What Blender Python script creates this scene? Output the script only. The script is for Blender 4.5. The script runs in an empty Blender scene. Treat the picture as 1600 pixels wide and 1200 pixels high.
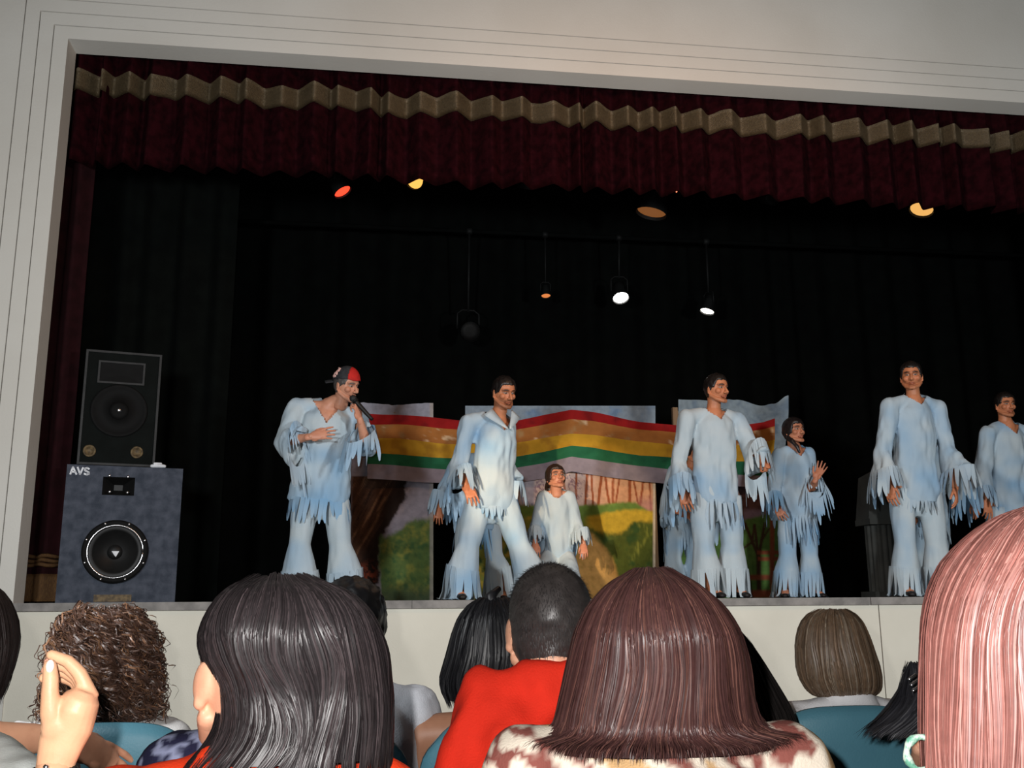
import bpy, bmesh, math, random
import numpy as np
from mathutils import Vector, Matrix, noise

random.seed(7)
rng = np.random.default_rng(7)
C = bpy.context.scene.collection
SC = bpy.context.scene
R_ = math.radians

# ---------------------------------------------------------------- camera
CAM = np.array([0.0, 0.0, 1.18])
YAW, PITCH, ROLL, FPX = 0.14119, 0.21590, -0.00733, 1557.5
WALL = 7.2          # plane of the proscenium wall
STAGE = 1.20        # height of the stage floor

cam_data = bpy.data.cameras.new('camera')
cam = bpy.data.objects.new('camera', cam_data)
C.objects.link(cam)
cam_rot = Matrix.Rotation(-YAW, 4, 'Z') @ Matrix.Rotation(math.pi / 2 + PITCH, 4, 'X') @ Matrix.Rotation(ROLL, 4, 'Z')
cam.matrix_world = Matrix.Translation(CAM) @ cam_rot
cam_data.sensor_width = 36.0
cam_data.lens = 36.0 * FPX / 1600.0
cam_data.clip_start = 0.05
SC.camera = cam
CR = np.array(cam_rot.to_3x3())

# ---------------------------------------------------------------- world, lights, exposure
SC.view_settings.view_transform = 'Standard'
SC.view_settings.look = 'None'
SC.view_settings.gamma = 1.0
SC.view_settings.use_curve_mapping = False
SC.view_settings.exposure = 0.0
world = bpy.data.worlds.new('world')
SC.world = world
world.use_nodes = True
world.node_tree.nodes['Background'].inputs[0].default_value = (0.5, 0.55, 0.6, 1)
world.node_tree.nodes['Background'].inputs[1].default_value = 0.004


def aim(o, target):
    d = Vector(target) - o.location
    o.rotation_euler = d.to_track_quat('-Z', 'Y').to_euler()


def lamp(name, kind, loc, target, power, color, **kw):
    l = bpy.data.lights.new(name, kind)
    l.energy = power
    l.color = color
    for k, v in kw.items():
        setattr(l, k, v)
    o = bpy.data.objects.new(name, l)
    C.objects.link(o)
    o.location = loc
    aim(o, target)
    return o


# the photographer's flash, just beside the lens
lamp('camera_flash', 'SPOT', (-0.07, 0.02, 1.25), (0.9, 7.0, 2.0), 190, (1.0, 0.97, 0.95), spot_size=R_(95), spot_blend=0.6, shadow_soft_size=0.012)
# two house lights hung over the front rows, shining on the stage front
for hx in (-1.7, 3.9):
    lamp('house_light', 'SPOT', (hx, 1.6, 2.5), (hx + .5, 7.3, 2.3), 700, (0.96, 0.985, 1.0), spot_size=R_(132), spot_blend=0.75, shadow_soft_size=0.25)
# warm follow spot from the left of the hall
lamp('follow_spot', 'SPOT', (-0.8, 3.2, 2.15), (1.93, 9.2, 2.02), 760, (1.0, 0.72, 0.42), spot_size=R_(13), spot_blend=0.45, shadow_soft_size=0.04)
# warm stage lantern high up, catching the faces
lamp('stage_lantern_glow', 'AREA', (2.0, 5.0, 4.9), (1.6, 7.7, 2.6), 32, (1.0, 0.5, 0.22), shape='RECTANGLE', size=3.0, size_y=0.4)


# ---------------------------------------------------------------- helpers
def lin(r, g=None, b=None, k=1.0):
    if g is None:
        r, g, b = r
    def f(c):
        c = c / 255.0
        return (c / 12.92 if c <= 0.04045 else ((c + 0.055) / 1.055) ** 2.4) * k
    return (f(r), f(g), f(b))


def at(px, py, Y):
    """world point seen at a photo pixel, on the plane y = Y"""
    d = CR @ np.array([(px - 800) / FPX, -(py - 600) / FPX, -1.0])
    return CAM + d * ((Y - CAM[1]) / d[1])


def V3(p):
    return np.array(p, float)


def unit(v):
    v = np.asarray(v, float)
    return v / (np.linalg.norm(v) + 1e-12)


class MB:
    """collects closed shapes into one mesh"""
    def __init__(self):
        self.v, self.f, self.c = [], [], []

    def add(self, vs, fs, col=None):
        o = len(self.v)
        self.v.extend([tuple(p) for p in vs])
        self.f.extend([tuple(i + o for i in f) for f in fs])
        self.c.extend([col or (1, 1, 1)] * len(vs))

    def box(self, lo, hi, col=None, M=None):
        x0, y0, z0 = lo
        x1, y1, z1 = hi
        vs = [(x0, y0, z0), (x1, y0, z0), (x1, y1, z0), (x0, y1, z0), (x0, y0, z1), (x1, y0, z1), (x1, y1, z1), (x0, y1, z1)]
        if M is not None:
            vs = [tuple(M @ Vector(p)) for p in vs]
        self.add(vs, [(0, 3, 2, 1), (4, 5, 6, 7), (0, 1, 5, 4), (1, 2, 6, 5), (2, 3, 7, 6), (3, 0, 4, 7)], col)

    def tube(self, pts, rad, seg=14, ref=None, col=None, caps=True, rounded=False):
        pts = [V3(p) for p in pts]
        rad = [(r, r) if np.isscalar(r) else r for r in rad]
        if rounded:
            d0, d1 = unit(pts[0] - pts[1]), unit(pts[-1] - pts[-2])
            p0, p1, r0, r1 = pts[0], pts[-1], rad[0], rad[-1]
            pts = [p0 + d0 * max(r0) * .85, p0 + d0 * max(r0) * .5] + pts + [p1 + d1 * max(r1) * .5, p1 + d1 * max(r1) * .85]
            rad = [(r0[0] * .5, r0[1] * .5), (r0[0] * .87, r0[1] * .87)] + rad + [(r1[0] * .87, r1[1] * .87), (r1[0] * .5, r1[1] * .5)]
        n = len(pts)
        vs, fs = [], []
        side = None
        for i in range(n):
            t = unit(pts[min(i + 1, n - 1)] - pts[max(i - 1, 0)])
            if ref is not None:
                s = V3(ref) - t * np.dot(ref, t)
            elif side is None:
                a = np.array([1, 0, 0.]) if abs(t[0]) < .8 else np.array([0, 1, 0.])
                s = a - t * np.dot(a, t)
            else:
                s = side - t * np.dot(side, t)
            side = unit(s)
            o = np.cross(t, side)
            for k in range(seg):
                a = 2 * math.pi * k / seg
                vs.append(pts[i] + side * math.cos(a) * rad[i][0] + o * math.sin(a) * rad[i][1])
        for i in range(n - 1):
            for k in range(seg):
                k2 = (k + 1) % seg
                fs.append((i * seg + k, i * seg + k2, (i + 1) * seg + k2, (i + 1) * seg + k))
        if caps:
            a = len(vs)
            vs.append(pts[0]); vs.append(pts[-1])
            for k in range(seg):
                k2 = (k + 1) % seg
                fs.append((a, k2, k))
                fs.append((a + 1, (n - 1) * seg + k, (n - 1) * seg + k2))
        self.add(vs, fs, col)

    def ell(self, c, r, M=None, nu=18, nv=12, col=None):
        c = V3(c)
        r = (r, r, r) if np.isscalar(r) else r
        vs, fs = [], []
        for j in range(1, nv):
            th = math.pi * j / nv
            for i in range(nu):
                ph = 2 * math.pi * i / nu
                p = np.array([math.sin(th) * math.cos(ph) * r[0], math.sin(th) * math.sin(ph) * r[1], math.cos(th) * r[2]])
                if M is not None:
                    p = M @ p
                vs.append(c + p)
        z = np.array([0, 0, r[2]])
        if M is not None:
            z = M @ z
        vs.append(c + z); vs.append(c - z)
        T, B = len(vs) - 2, len(vs) - 1
        for j in range(nv - 2):
            for i in range(nu):
                i2 = (i + 1) % nu
                fs.append((j * nu + i, (j + 1) * nu + i, (j + 1) * nu + i2, j * nu + i2))
        for i in range(nu):
            i2 = (i + 1) % nu
            fs.append((T, i, i2))
            fs.append((B, (nv - 2) * nu + i2, (nv - 2) * nu + i))
        self.add(vs, fs, col)

    def lathe(self, prof, c=(0, 0, 0), seg=32, axis='Z', col=None):
        """prof: (radius, height) list turned about an axis through c"""
        vs, fs = [], []
        n = len(prof)
        for (r, h) in prof:
            for k in range(seg):
                a = 2 * math.pi * k / seg
                x, y = r * math.cos(a), r * math.sin(a)
                if axis == 'Z':
                    p = (x, y, h)
                else:              # 'Y': height grows towards -y
                    p = (x, -h, y)
                vs.append((c[0] + p[0], c[1] + p[1], c[2] + p[2]))
        for i in range(n - 1):
            for k in range(seg):
                k2 = (k + 1) % seg
                fs.append((i * seg + k, i * seg + k2, (i + 1) * seg + k2, (i + 1) * seg + k))
        self.add(vs, fs, col)

    def frame_xz(self, x0, x1, z0, z1, w, y0, y1):
        """picture-frame of four mitred bars in the XZ plane, outer size given"""
        o = [(x0, z0), (x1, z0), (x1, z1), (x0, z1)]
        i = [(x0 + w, z0 + w), (x1 - w, z0 + w), (x1 - w, z1 - w), (x0 + w, z1 - w)]
        vs = [(x, y0, z) for x, z in o] + [(x, y0, z) for x, z in i] + [(x, y1, z) for x, z in o] + [(x, y1, z) for x, z in i]
        fs = []
        for k in range(4):
            k2 = (k + 1) % 4
            fs += [(k, k2, 4 + k2, 4 + k), (8 + k, 12 + k, 12 + k2, 8 + k2), (k, 8 + k, 8 + k2, k2), (4 + k, 4 + k2, 12 + k2, 12 + k)]
        self.add(vs, fs)


def make_mesh(name, v, f, col=None, smooth=True):
    me = bpy.data.meshes.new(name)
    v = np.asarray(v, np.float32)
    me.from_pydata(v.tolist() if len(v) < 1 else [tuple(p) for p in v.tolist()], [], f if isinstance(f, list) else f.tolist())
    if smooth:
        me.polygons.foreach_set('use_smooth', [True] * len(me.polygons))
    if col is not None:
        a = me.color_attributes.new('Col', 'FLOAT_COLOR', 'POINT')
        cc = np.ones((len(me.vertices), 4), np.float32)
        cc[:, :3] = np.asarray(col, np.float32)
        a.data.foreach_set('color', cc.ravel())
    me.update()
    return me


ROOTLOC = {}


def empty(name, loc, label=None, cat=None, group=None):
    o = bpy.data.objects.new(name, None)
    o.empty_display_size = 0.1
    C.objects.link(o)
    o.location = loc
    ROOTLOC[o] = V3(loc)
    tag(o, label, cat, group)
    return o


def tag(o, label=None, cat=None, group=None, kind=None):
    if label: o['label'] = label
    if cat: o['category'] = cat
    if group: o['group'] = group
    if kind: o['kind'] = kind
    return o


def obj(name, geo, mat, parent=None, smooth=True, col=None, base=None):
    """geo: MB or (v, f). World coordinates; the part is parented under its thing."""
    if isinstance(geo, MB):
        v, f = np.array(geo.v, float), geo.f
        if col is True:
            col = geo.c
    else:
        v, f = np.asarray(geo[0], float), geo[1]
    off = np.zeros(3)
    if parent is not None:
        off = ROOTLOC.get(parent, np.zeros(3))
    elif base is not None:
        off = V3(base)
    me = make_mesh(name, v - off, f, col, smooth)
    if mat is not None:
        for m in (mat if isinstance(mat, list) else [mat]):
            me.materials.append(m)
    o = bpy.data.objects.new(name, me)
    C.objects.link(o)
    if parent is not None:
        o.parent = parent
    elif base is not None:
        o.location = off
    ROOTLOC[o] = off
    return o


def struct(name, geo, mat, parent=None, smooth=False):
    o = obj(name, geo, mat, parent, smooth)
    if parent is None:
        o['kind'] = 'structure'
    return o


def copy_tree(o, parent=None):
    c = o.copy()
    C.objects.link(c)
    if parent is not None:
        c.parent = parent
    for ch in list(o.children):
        copy_tree(ch, c)
    return c


def remesh(mb, voxel, smooth=3, factor=0.5):
    me = make_mesh('tmp', mb.v, mb.f)
    o = bpy.data.objects.new('tmp', me)
    C.objects.link(o)
    m = o.modifiers.new('r', 'REMESH')
    m.mode = 'VOXEL'
    m.voxel_size = voxel
    if smooth:
        s = o.modifiers.new('s', 'SMOOTH')
        s.iterations = smooth
        s.factor = factor
    dg = bpy.context.evaluated_depsgraph_get()
    ev = o.evaluated_get(dg)
    em = ev.to_mesh()
    n = len(em.vertices)
    v = np.empty(n * 3, np.float32)
    em.vertices.foreach_get('co', v)
    nr = np.empty(n * 3, np.float32)
    em.vertices.foreach_get('normal', nr)
    f = [tuple(p.vertices) for p in em.polygons]
    ev.to_mesh_clear()
    bpy.data.objects.remove(o)
    bpy.data.meshes.remove(me)
    return v.reshape(-1, 3).astype(float), f, nr.reshape(-1, 3).astype(float)


def vnoise(P, scale, seed=0):
    """cheap smooth 3-D value noise in -1..1, vectorised"""
    q = np.asarray(P, float) * scale + seed * 17.31
    i = np.floor(q).astype(np.int64)
    t = q - i
    t = t * t * (3 - 2 * t)
    def h(a, b, c):
        n = (a * 374761393 + b * 668265263 + c * 2147483647 + seed * 974711) & 0x7fffffff
        n = (n ^ (n >> 13)) * 1274126177 & 0x7fffffff
        return ((n ^ (n >> 16)) & 0xffff) / 32767.5 - 1
    r = 0
    for dx in (0, 1):
        for dy in (0, 1):
            for dz in (0, 1):
                w = (t[:, 0] if dx else 1 - t[:, 0]) * (t[:, 1] if dy else 1 - t[:, 1]) * (t[:, 2] if dz else 1 - t[:, 2])
                r = r + w * h(i[:, 0] + dx, i[:, 1] + dy, i[:, 2] + dz)
    return r


def ss(a, b, x):
    t = np.clip((np.asarray(x, float) - a) / (b - a), 0, 1)
    return t * t * (3 - 2 * t)


# ---------------------------------------------------------------- materials
def mat(name, c1, c2=None, scale=8.0, rough=0.7, bump=0.0, bscale=None, spec=0.3, metal=0.0, sheen=0.0, stretch=None,
        attr=False, emit=None, sss=0.0, detail=4.0, contrast=(0.35, 0.65)):
    m = bpy.data.materials.new(name)
    m.use_nodes = True
    nt = m.node_tree
    N, L = nt.nodes, nt.links
    b = N['Principled BSDF']
    b.inputs['Roughness'].default_value = rough
    b.inputs['Specular IOR Level'].default_value = spec
    b.inputs['Metallic'].default_value = metal
    if sheen:
        b.inputs['Sheen Weight'].default_value = sheen
    tc = N.new('ShaderNodeTexCoord')
    mp = N.new('ShaderNodeMapping')
    L.new(tc.outputs['Object'], mp.inputs[0])
    if stretch:
        mp.inputs['Scale'].default_value = stretch
    nz = N.new('ShaderNodeTexNoise')
    nz.inputs['Scale'].default_value = scale
    nz.inputs['Detail'].default_value = detail
    L.new(mp.outputs[0], nz.inputs['Vector'])
    rmp = N.new('ShaderNodeValToRGB')
    rmp.color_ramp.elements[0].position, rmp.color_ramp.elements[1].position = contrast
    c2 = c2 or tuple(x * 0.8 for x in c1)
    rmp.color_ramp.elements[0].color = (*c1, 1)
    rmp.color_ramp.elements[1].color = (*c2, 1)
    L.new(nz.outputs['Fac'], rmp.inputs[0])
    out = rmp.outputs[0]
    if attr:
        at_ = N.new('ShaderNodeVertexColor')
        at_.layer_name = 'Col'
        mx = N.new('ShaderNodeMix')
        mx.data_type = 'RGBA'
        mx.blend_type = 'MULTIPLY'
        mx.inputs[0].default_value = 1.0
        L.new(at_.outputs[0], mx.inputs[6])
        L.new(out, mx.inputs[7])
        out = mx.outputs[2]
    L.new(out, b.inputs['Base Color'])
    if bump:
        n2 = N.new('ShaderNodeTexNoise')
        n2.inputs['Scale'].default_value = bscale or scale * 6
        n2.inputs['Detail'].default_value = 3
        L.new(mp.outputs[0], n2.inputs['Vector'])
        bp = N.new('ShaderNodeBump')
        bp.inputs['Strength'].default_value = bump
        bp.inputs['Distance'].default_value = 0.01
        L.new(n2.outputs['Fac'], bp.inputs['Height'])
        L.new(bp.outputs[0], b.inputs['Normal'])
    if emit:
        b.inputs['Emission Color'].default_value = (*emit[0], 1)
        b.inputs['Emission Strength'].default_value = emit[1]
    return m


W3 = (1, 1, 1)
M_plaster = mat('painted plaster', lin(205, 203, 196), lin(198, 195, 187), 1.2, 0.75, 0.12, 60)
M_apron = mat('cream stage front', lin(214, 210, 196), lin(206, 202, 188), 2.0, 0.75, 0.10, 80)
M_nosing = mat('worn grey nosing', lin(142, 138, 134), lin(112, 109, 106), 9.0, 0.7, 0.3, 40)
M_groove = mat('groove shadow gap', lin(120, 112, 108), None, 6, 0.9)
M_reveal = mat('shaded jamb plaster', lin(140, 140, 140), lin(125, 126, 126), 5, 0.8)  # unused darker copy of the plaster, jamb shade put into its colour
M_velvet = mat('dark red velvet', (0.021, 0.0027, 0.0045), (0.008, 0.0012, 0.002), 14, 0.85, 0.2, 120, 0.03)
M_velvet_dark = mat('old red velvet', (0.018, 0.0035, 0.0048), (0.011, 0.0024, 0.003), 10, 0.9, 0.2, 120, 0.1)
M_gold = mat('gold lame trim', (0.125, 0.092, 0.05), (0.085, 0.062, 0.035), 60, 0.42, 0.6, 160, 0.5, metal=0.35)
M_goldfringe = mat('old gold fringe', (0.14, 0.07, 0.02), (0.05, 0.02, 0.008), 60, 0.7, 0.5, 90, stretch=(8, 8, 0.6))
M_black = mat('black drape', (0.0026, 0.0032, 0.0029), (0.0018, 0.0021, 0.002), 5, 0.95, 0.2, 30, 0.05)
M_blackgrey = mat('charcoal drape', (0.0036, 0.0046, 0.004), (0.0024, 0.003, 0.0027), 5, 0.95, 0.2, 30, 0.05)
M_stagefloor = mat('dark stage boards', (0.05, 0.04, 0.033), (0.03, 0.025, 0.02), 4, 0.6, 0.1, 30)
M_hallfloor = mat('dark hall floor', (0.08, 0.07, 0.065), (0.05, 0.045, 0.04), 3, 0.5, 0.05)
M_hallwall = mat('hall wall paint', (0.35, 0.34, 0.32), None, 2, 0.8)
M_carpet = mat('grey speaker carpet', (0.075, 0.085, 0.11), (0.04, 0.048, 0.065), 14, 0.9, 0.5, 150, 0.15)
M_blackplastic = mat('black plastic', (0.008, 0.008, 0.008), (0.006, 0.006, 0.006), 20, 0.5, 0, spec=0.3)
M_rubber = mat('black rubber', (0.005, 0.005, 0.005), None, 20, 0.7, spec=.12)
M_steel = mat('bright steel', (0.7, 0.7, 0.72), (0.55, 0.55, 0.57), 20, 0.25, metal=1.0)
M_boxblack = mat('black cabinet paint', (0.005, 0.0065, 0.006), (0.0035, 0.0045, 0.004), 8, 0.85, 0.3, 120, .1)
M_trimgrey = mat('dull metal edging', (0.03, 0.03, 0.03), (0.02, 0.02, 0.02), 15, 0.6, metal=0.2)
M_white = mat('white lettering', (0.75, 0.77, 0.8), (0.6, 0.62, 0.66), 30, 0.6)
M_label = mat('brown label', (0.16, 0.11, 0.05), (0.06, 0.04, 0.02), 40, 0.6)
M_skin = mat('skin', W3, (0.9, 0.86, 0.85), 30, 0.48, 0.05, 300, 0.4, attr=True)
M_hair = mat('hair', W3, (0.75, 0.75, 0.75), 60, 0.42, 0, spec=0.5, attr=True)
M_cost = mat('blue jersey', W3, (0.88, 0.93, 0.97), 4.5, 0.85, 0.25, 220, 0.1, attr=True, sheen=0.1)
M_paint = mat('scenic paint', (.95, .95, .95), (0.75, 0.75, 0.75), 18, 0.85, 0.1, 90, 0.1, attr=True)
M_cloth = mat('banner cloth', W3, (0.85, 0.85, 0.85), 12, 0.85, 0.15, 150, 0.1, attr=True)
M_wood = mat('raw timber', (0.25, 0.16, 0.09), (0.18, 0.11, 0.06), 12, 0.7, stretch=(1, 1, 0.2))
M_seat = mat('blue moulded seat', (0.085, 0.24, 0.31), (0.072, 0.205, 0.27), 6, 0.5, 0.1, 200, 0.4)
M_seatmetal = mat('dark seat metal', (0.05, 0.05, 0.055), None, 10, 0.4, metal=0.7)
M_shoe = mat('black shoe leather', (0.012, 0.01, 0.01), None, 10, 0.5)
# ================================================================ the setting
XL, XR, ZT = -2.34, 9.0, 5.357
XJ = 3.78


def u_frame(off0, off1, y0, y1, zb):
    """U shaped band around the opening, open at the bottom"""
    mb = MB()
    o = [(XL - off1, zb), (XL - off1, ZT + off1), (XR + off1, ZT + off1), (XR + off1, zb)]
    i = [(XL - off0, zb), (XL - off0, ZT + off0), (XR + off0, ZT + off0), (XR + off0, zb)]
    vs = [(x, y0, z) for x, z in o] + [(x, y0, z) for x, z in i] + [(x, y1, z) for x, z in o] + [(x, y1, z) for x, z in i]
    fs = []
    for k in range(3):
        fs += [(k, k + 1, 4 + k + 1, 4 + k), (8 + k, 12 + k, 12 + k + 1, 8 + k + 1), (k, 8 + k, 8 + k + 1, k + 1), (4 + k, 4 + k + 1, 12 + k + 1, 12 + k)]
    fs += [(0, 4, 12, 8), (3, 11, 15, 7)]
    mb.add(vs, fs)
    return mb


struct('wall_front', u_frame(0.0, 3.4, WALL, WALL + 0.19, 0.0), M_plaster)
edges = [0.0, 0.107, 0.214, 0.324]
for k in range(3):
    struct('trim_%d' % (k + 1), u_frame(edges[k] + (0.0 if k == 0 else 0.004), edges[k + 1] - 0.004, WALL - 0.022, WALL, 0.0), M_plaster)
struct('trim_4', u_frame(edges[3] + 0.004, 3.4, WALL - 0.022, WALL, 0.0), M_plaster)

ap = empty('wall_apron', (3.3, WALL, 0.0))
ap['kind'] = 'structure'
for x0, x1 in ((XL, -0.2), (-0.194, XJ - 0.004), (XJ + 0.004, 6.4), (6.406, XR)):
    mb = MB(); mb.box((x0, WALL - 0.012, 0.0), (x1, WALL + 0.06, STAGE - 0.055))
    obj('panel', mb, M_apron, ap, smooth=False)
mb = MB(); mb.box((XL, WALL + 0.061, 0.0), (XR, WALL + 0.1, STAGE - 0.056))
obj('backing_board', mb, M_groove, ap, smooth=False)
nz = empty('trim_5', (3.3, WALL, STAGE - 0.06))
nz['kind'] = 'structure'
for x0, x1 in ((XL, 0.3), (0.303, XJ - 0.07), (XJ - 0.064, 6.0), (6.003, XR)):
    mb = MB(); mb.box((x0, WALL - 0.03, STAGE - 0.054), (x1, WALL + 0.14, STAGE + 0.0))
    obj('nosing_board', mb, M_nosing, nz, smooth=False)
mb = MB(); mb.box((-6.5, -4.0, -0.1), (13.0, WALL + 0.05, 0.0)); struct('floor', mb, M_hallfloor)
mb = MB(); mb.box((-6.5, WALL + 0.141, STAGE - 0.06), (13.0, 11.5, STAGE - 0.002)); struct('floor_stage', mb, M_stagefloor)
mb = MB(); mb.box((-6.6, -4.0, 0), (-6.5, WALL, 8.8)); struct('wall_left', mb, M_hallwall)
mb = MB(); mb.box((13.0, -4.0, 0), (13.1, WALL, 8.8)); struct('wall_right', mb, M_hallwall)
mb = MB(); mb.box((-6.6, -4.1, 0), (13.1, -4.0, 8.8)); struct('wall_back', mb, M_hallwall)
mb = MB(); mb.box((-6.6, -4.1, 8.8), (13.1, WALL + 0.2, 8.9)); struct('ceiling', mb, M_hallwall)
mb = MB(); mb.box((-6.5, 11.5, 0), (13.0, 11.6, 8.8)); struct('wall_stage', mb, M_black)
mb = MB(); mb.box((-6.6, WALL + 0.2, 0), (-6.5, 11.6, 8.8)); struct('wall_wing', mb, M_black)
mb = MB(); mb.box((13.0, WALL + 0.2, 0), (13.1, 11.6, 8.8)); struct('wall_wing_far', mb, M_black)
mb = MB(); mb.box((-6.6, WALL + 0.2, 8.8), (13.1, 11.6, 8.9)); struct('ceiling_stage', mb, M_black)


# ---------------------------------------------------------------- curtains
def pleat_profile(x0, x1, step, pmin, pmax, amp, seed, sharp=0.5):
    """irregular folds: returns xs, depth offsets"""
    r = random.Random(seed)
    knots = [x0]
    while knots[-1] < x1:
        knots.append(knots[-1] + r.uniform(pmin, pmax))
    a = [r.uniform(0.55, 1.0) * amp * (1 if i % 2 else -1) for i in range(len(knots))]
    n = int((x1 - x0) / step) + 1
    xs = np.linspace(x0, x1, n)
    ys = np.zeros(n)
    for i in range(len(knots) - 1):
        m = (xs >= knots[i]) & (xs <= knots[i + 1])
        t = (xs[m] - knots[i]) / (knots[i + 1] - knots[i])
        w = t * t * (3 - 2 * t)
        w = (1 - sharp) * t + sharp * w
        ys[m] = a[i] * (1 - w) + a[i + 1] * w
    return xs, ys


def curtain_mesh(xs, ys, Y, ztop, zbot, nz_=16, hem=0.0, seed=1, spread=1.0, thick=0.006):
    V, F = [], []
    n = len(xs)
    r = np.random.default_rng(seed)
    hemw = vnoise(np.stack([xs * 1.0, xs * 0, xs * 0], 1), 2.2, seed) * hem
    for side in (0, 1):
        for j in range(nz_ + 1):
            t = j / nz_
            k = spread + (1 - spread) * t
            z = ztop + (zbot + hemw - ztop) * t
            y = Y + ys * k + (thick if side else 0)
            xx = xs + 0.018 * vnoise(np.stack([xs, xs * 0 + t * 1.5, xs * 0], 1), 3.0, seed + 3) * t
            V += list(zip(xx, y, z))
    def idx(s, j, i): return s * (nz_ + 1) * n + j * n + i
    for s in (0, 1):
        for j in range(nz_):
            for i in range(n - 1):
                q = (idx(s, j, i), idx(s, j, i + 1), idx(s, j + 1, i + 1), idx(s, j + 1, i))
                F.append(q[::-1] if s == 0 else q)
    for i in range(n - 1):
        F.append((idx(0, nz_, i), idx(0, nz_, i + 1), idx(1, nz_, i + 1), idx(1, nz_, i)))
        F.append((idx(0, 0, i + 1), idx(0, 0, i), idx(1, 0, i), idx(1, 0, i + 1)))
    return np.array(V), F


YV = WALL + 0.34
zb1, zb0 = at(300, 128, YV)[2], at(300, 160, YV)[2]     # gold band
zv0 = at(300, 264, YV)[2]
val = empty('valance_curtain', (3.0, YV, zv0), 'dark red velvet valance with a gold band, hanging along the top of the stage opening', 'curtain')
xs, ys = pleat_profile(XL - 0.4, 8.5, 0.012, 0.05, 0.17, 0.10, 3, 0.35)
obj('velvet_cloth', curtain_mesh(xs, ys, YV, ZT + 0.6, zv0, 18, 0.03, 5), M_velvet, val)
V, F = curtain_mesh(xs, ys, YV - 0.030, zb1, zb0, 5, 0.0, 5, thick=0.012)
V[:, 0] = np.tile(xs, len(V) // len(xs))
wv = vnoise(np.stack([V[:, 0], V[:, 0] * 0, V[:, 0] * 0], 1), 3.4, 9)
V[:, 2] += 0.030 * wv + 0.014 * vnoise(np.stack([V[:, 0], V[:, 0] * 0, V[:, 0] * 0], 1), 9, 19) + 0.10 * (V[:, 1] - YV)
obj('gold_band', (V, F), M_gold, val)

# drawn main curtain beside the jamb with its fringe
YC = WALL + 0.53
xe = at(94, 860, YC)[0]
xs, ys = pleat_profile(XL - 0.6, xe, 0.015, 0.05, 0.11, 0.05, 8, 0.8)
cu = empty('stage_curtain', (XL, YC, STAGE), 'drawn dark red stage curtain with old gold fringe behind the speakers', 'curtain')
zf1, zf2 = at(60, 866, YC)[2], at(60, 886, YC)[2]
zf3 = at(60, 897, YC)[2]
obj('velvet_cloth', curtain_mesh(xs, ys, YC, 7.2, STAGE + 0.02, 30, 0.0, 2), M_velvet_dark, cu)
mbx = MB()
for k in range(3):
    zz = zf1 + (zf2 - zf1) * (k + 0.5) / 3
    mbx2 = MB(); mbx2.tube([(x, YC - 0.012 + y, zz + 0.006 * math.sin(x * 40 + k)) for x, y in zip(xs[::2], ys[::2])], [0.015] * len(xs[::2]), 6)
    obj('gold_cord', mbx2, M_goldfringe, cu)
V, F = curtain_mesh(xs, ys * 1.0, YC - 0.03, zf3, STAGE + 0.012, 6, 0.0, 2, thick=0.012)
obj('gold_fringe', (V, F), M_goldfringe, cu)

def drape(name, label, x0, x1, Y, z1, m, seed, pm=(0.10, 0.22), amp=0.06):
    xs, ys = pleat_profile(x0, x1, 0.03, pm[0], pm[1], amp, seed, 0.9)
    o = obj(name, curtain_mesh(xs, ys, Y, z1, STAGE + 0.01, 14, 0.0, seed), m, None, base=(0.5 * (x0 + x1), Y, STAGE))
    return tag(o, label, 'curtain')

x370 = at(345, 800, 8.9)[0]
drape('leg_curtain', 'charcoal leg curtain hanging behind the stacked speakers', XL - 1.5, x370, 8.9, 7.0, M_blackgrey, 21)
drape('leg_curtain', 'black leg curtain in the wings beyond the last performer', 7.0, 9.6, 8.9, 7.0, M_black, 22)
drape('backdrop_curtain', 'black curtain closing the back of the stage behind the painted flats', -4.5, 12.0, 10.9, 7.4, M_black, 23, (0.14, 0.3), 0.07)


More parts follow.
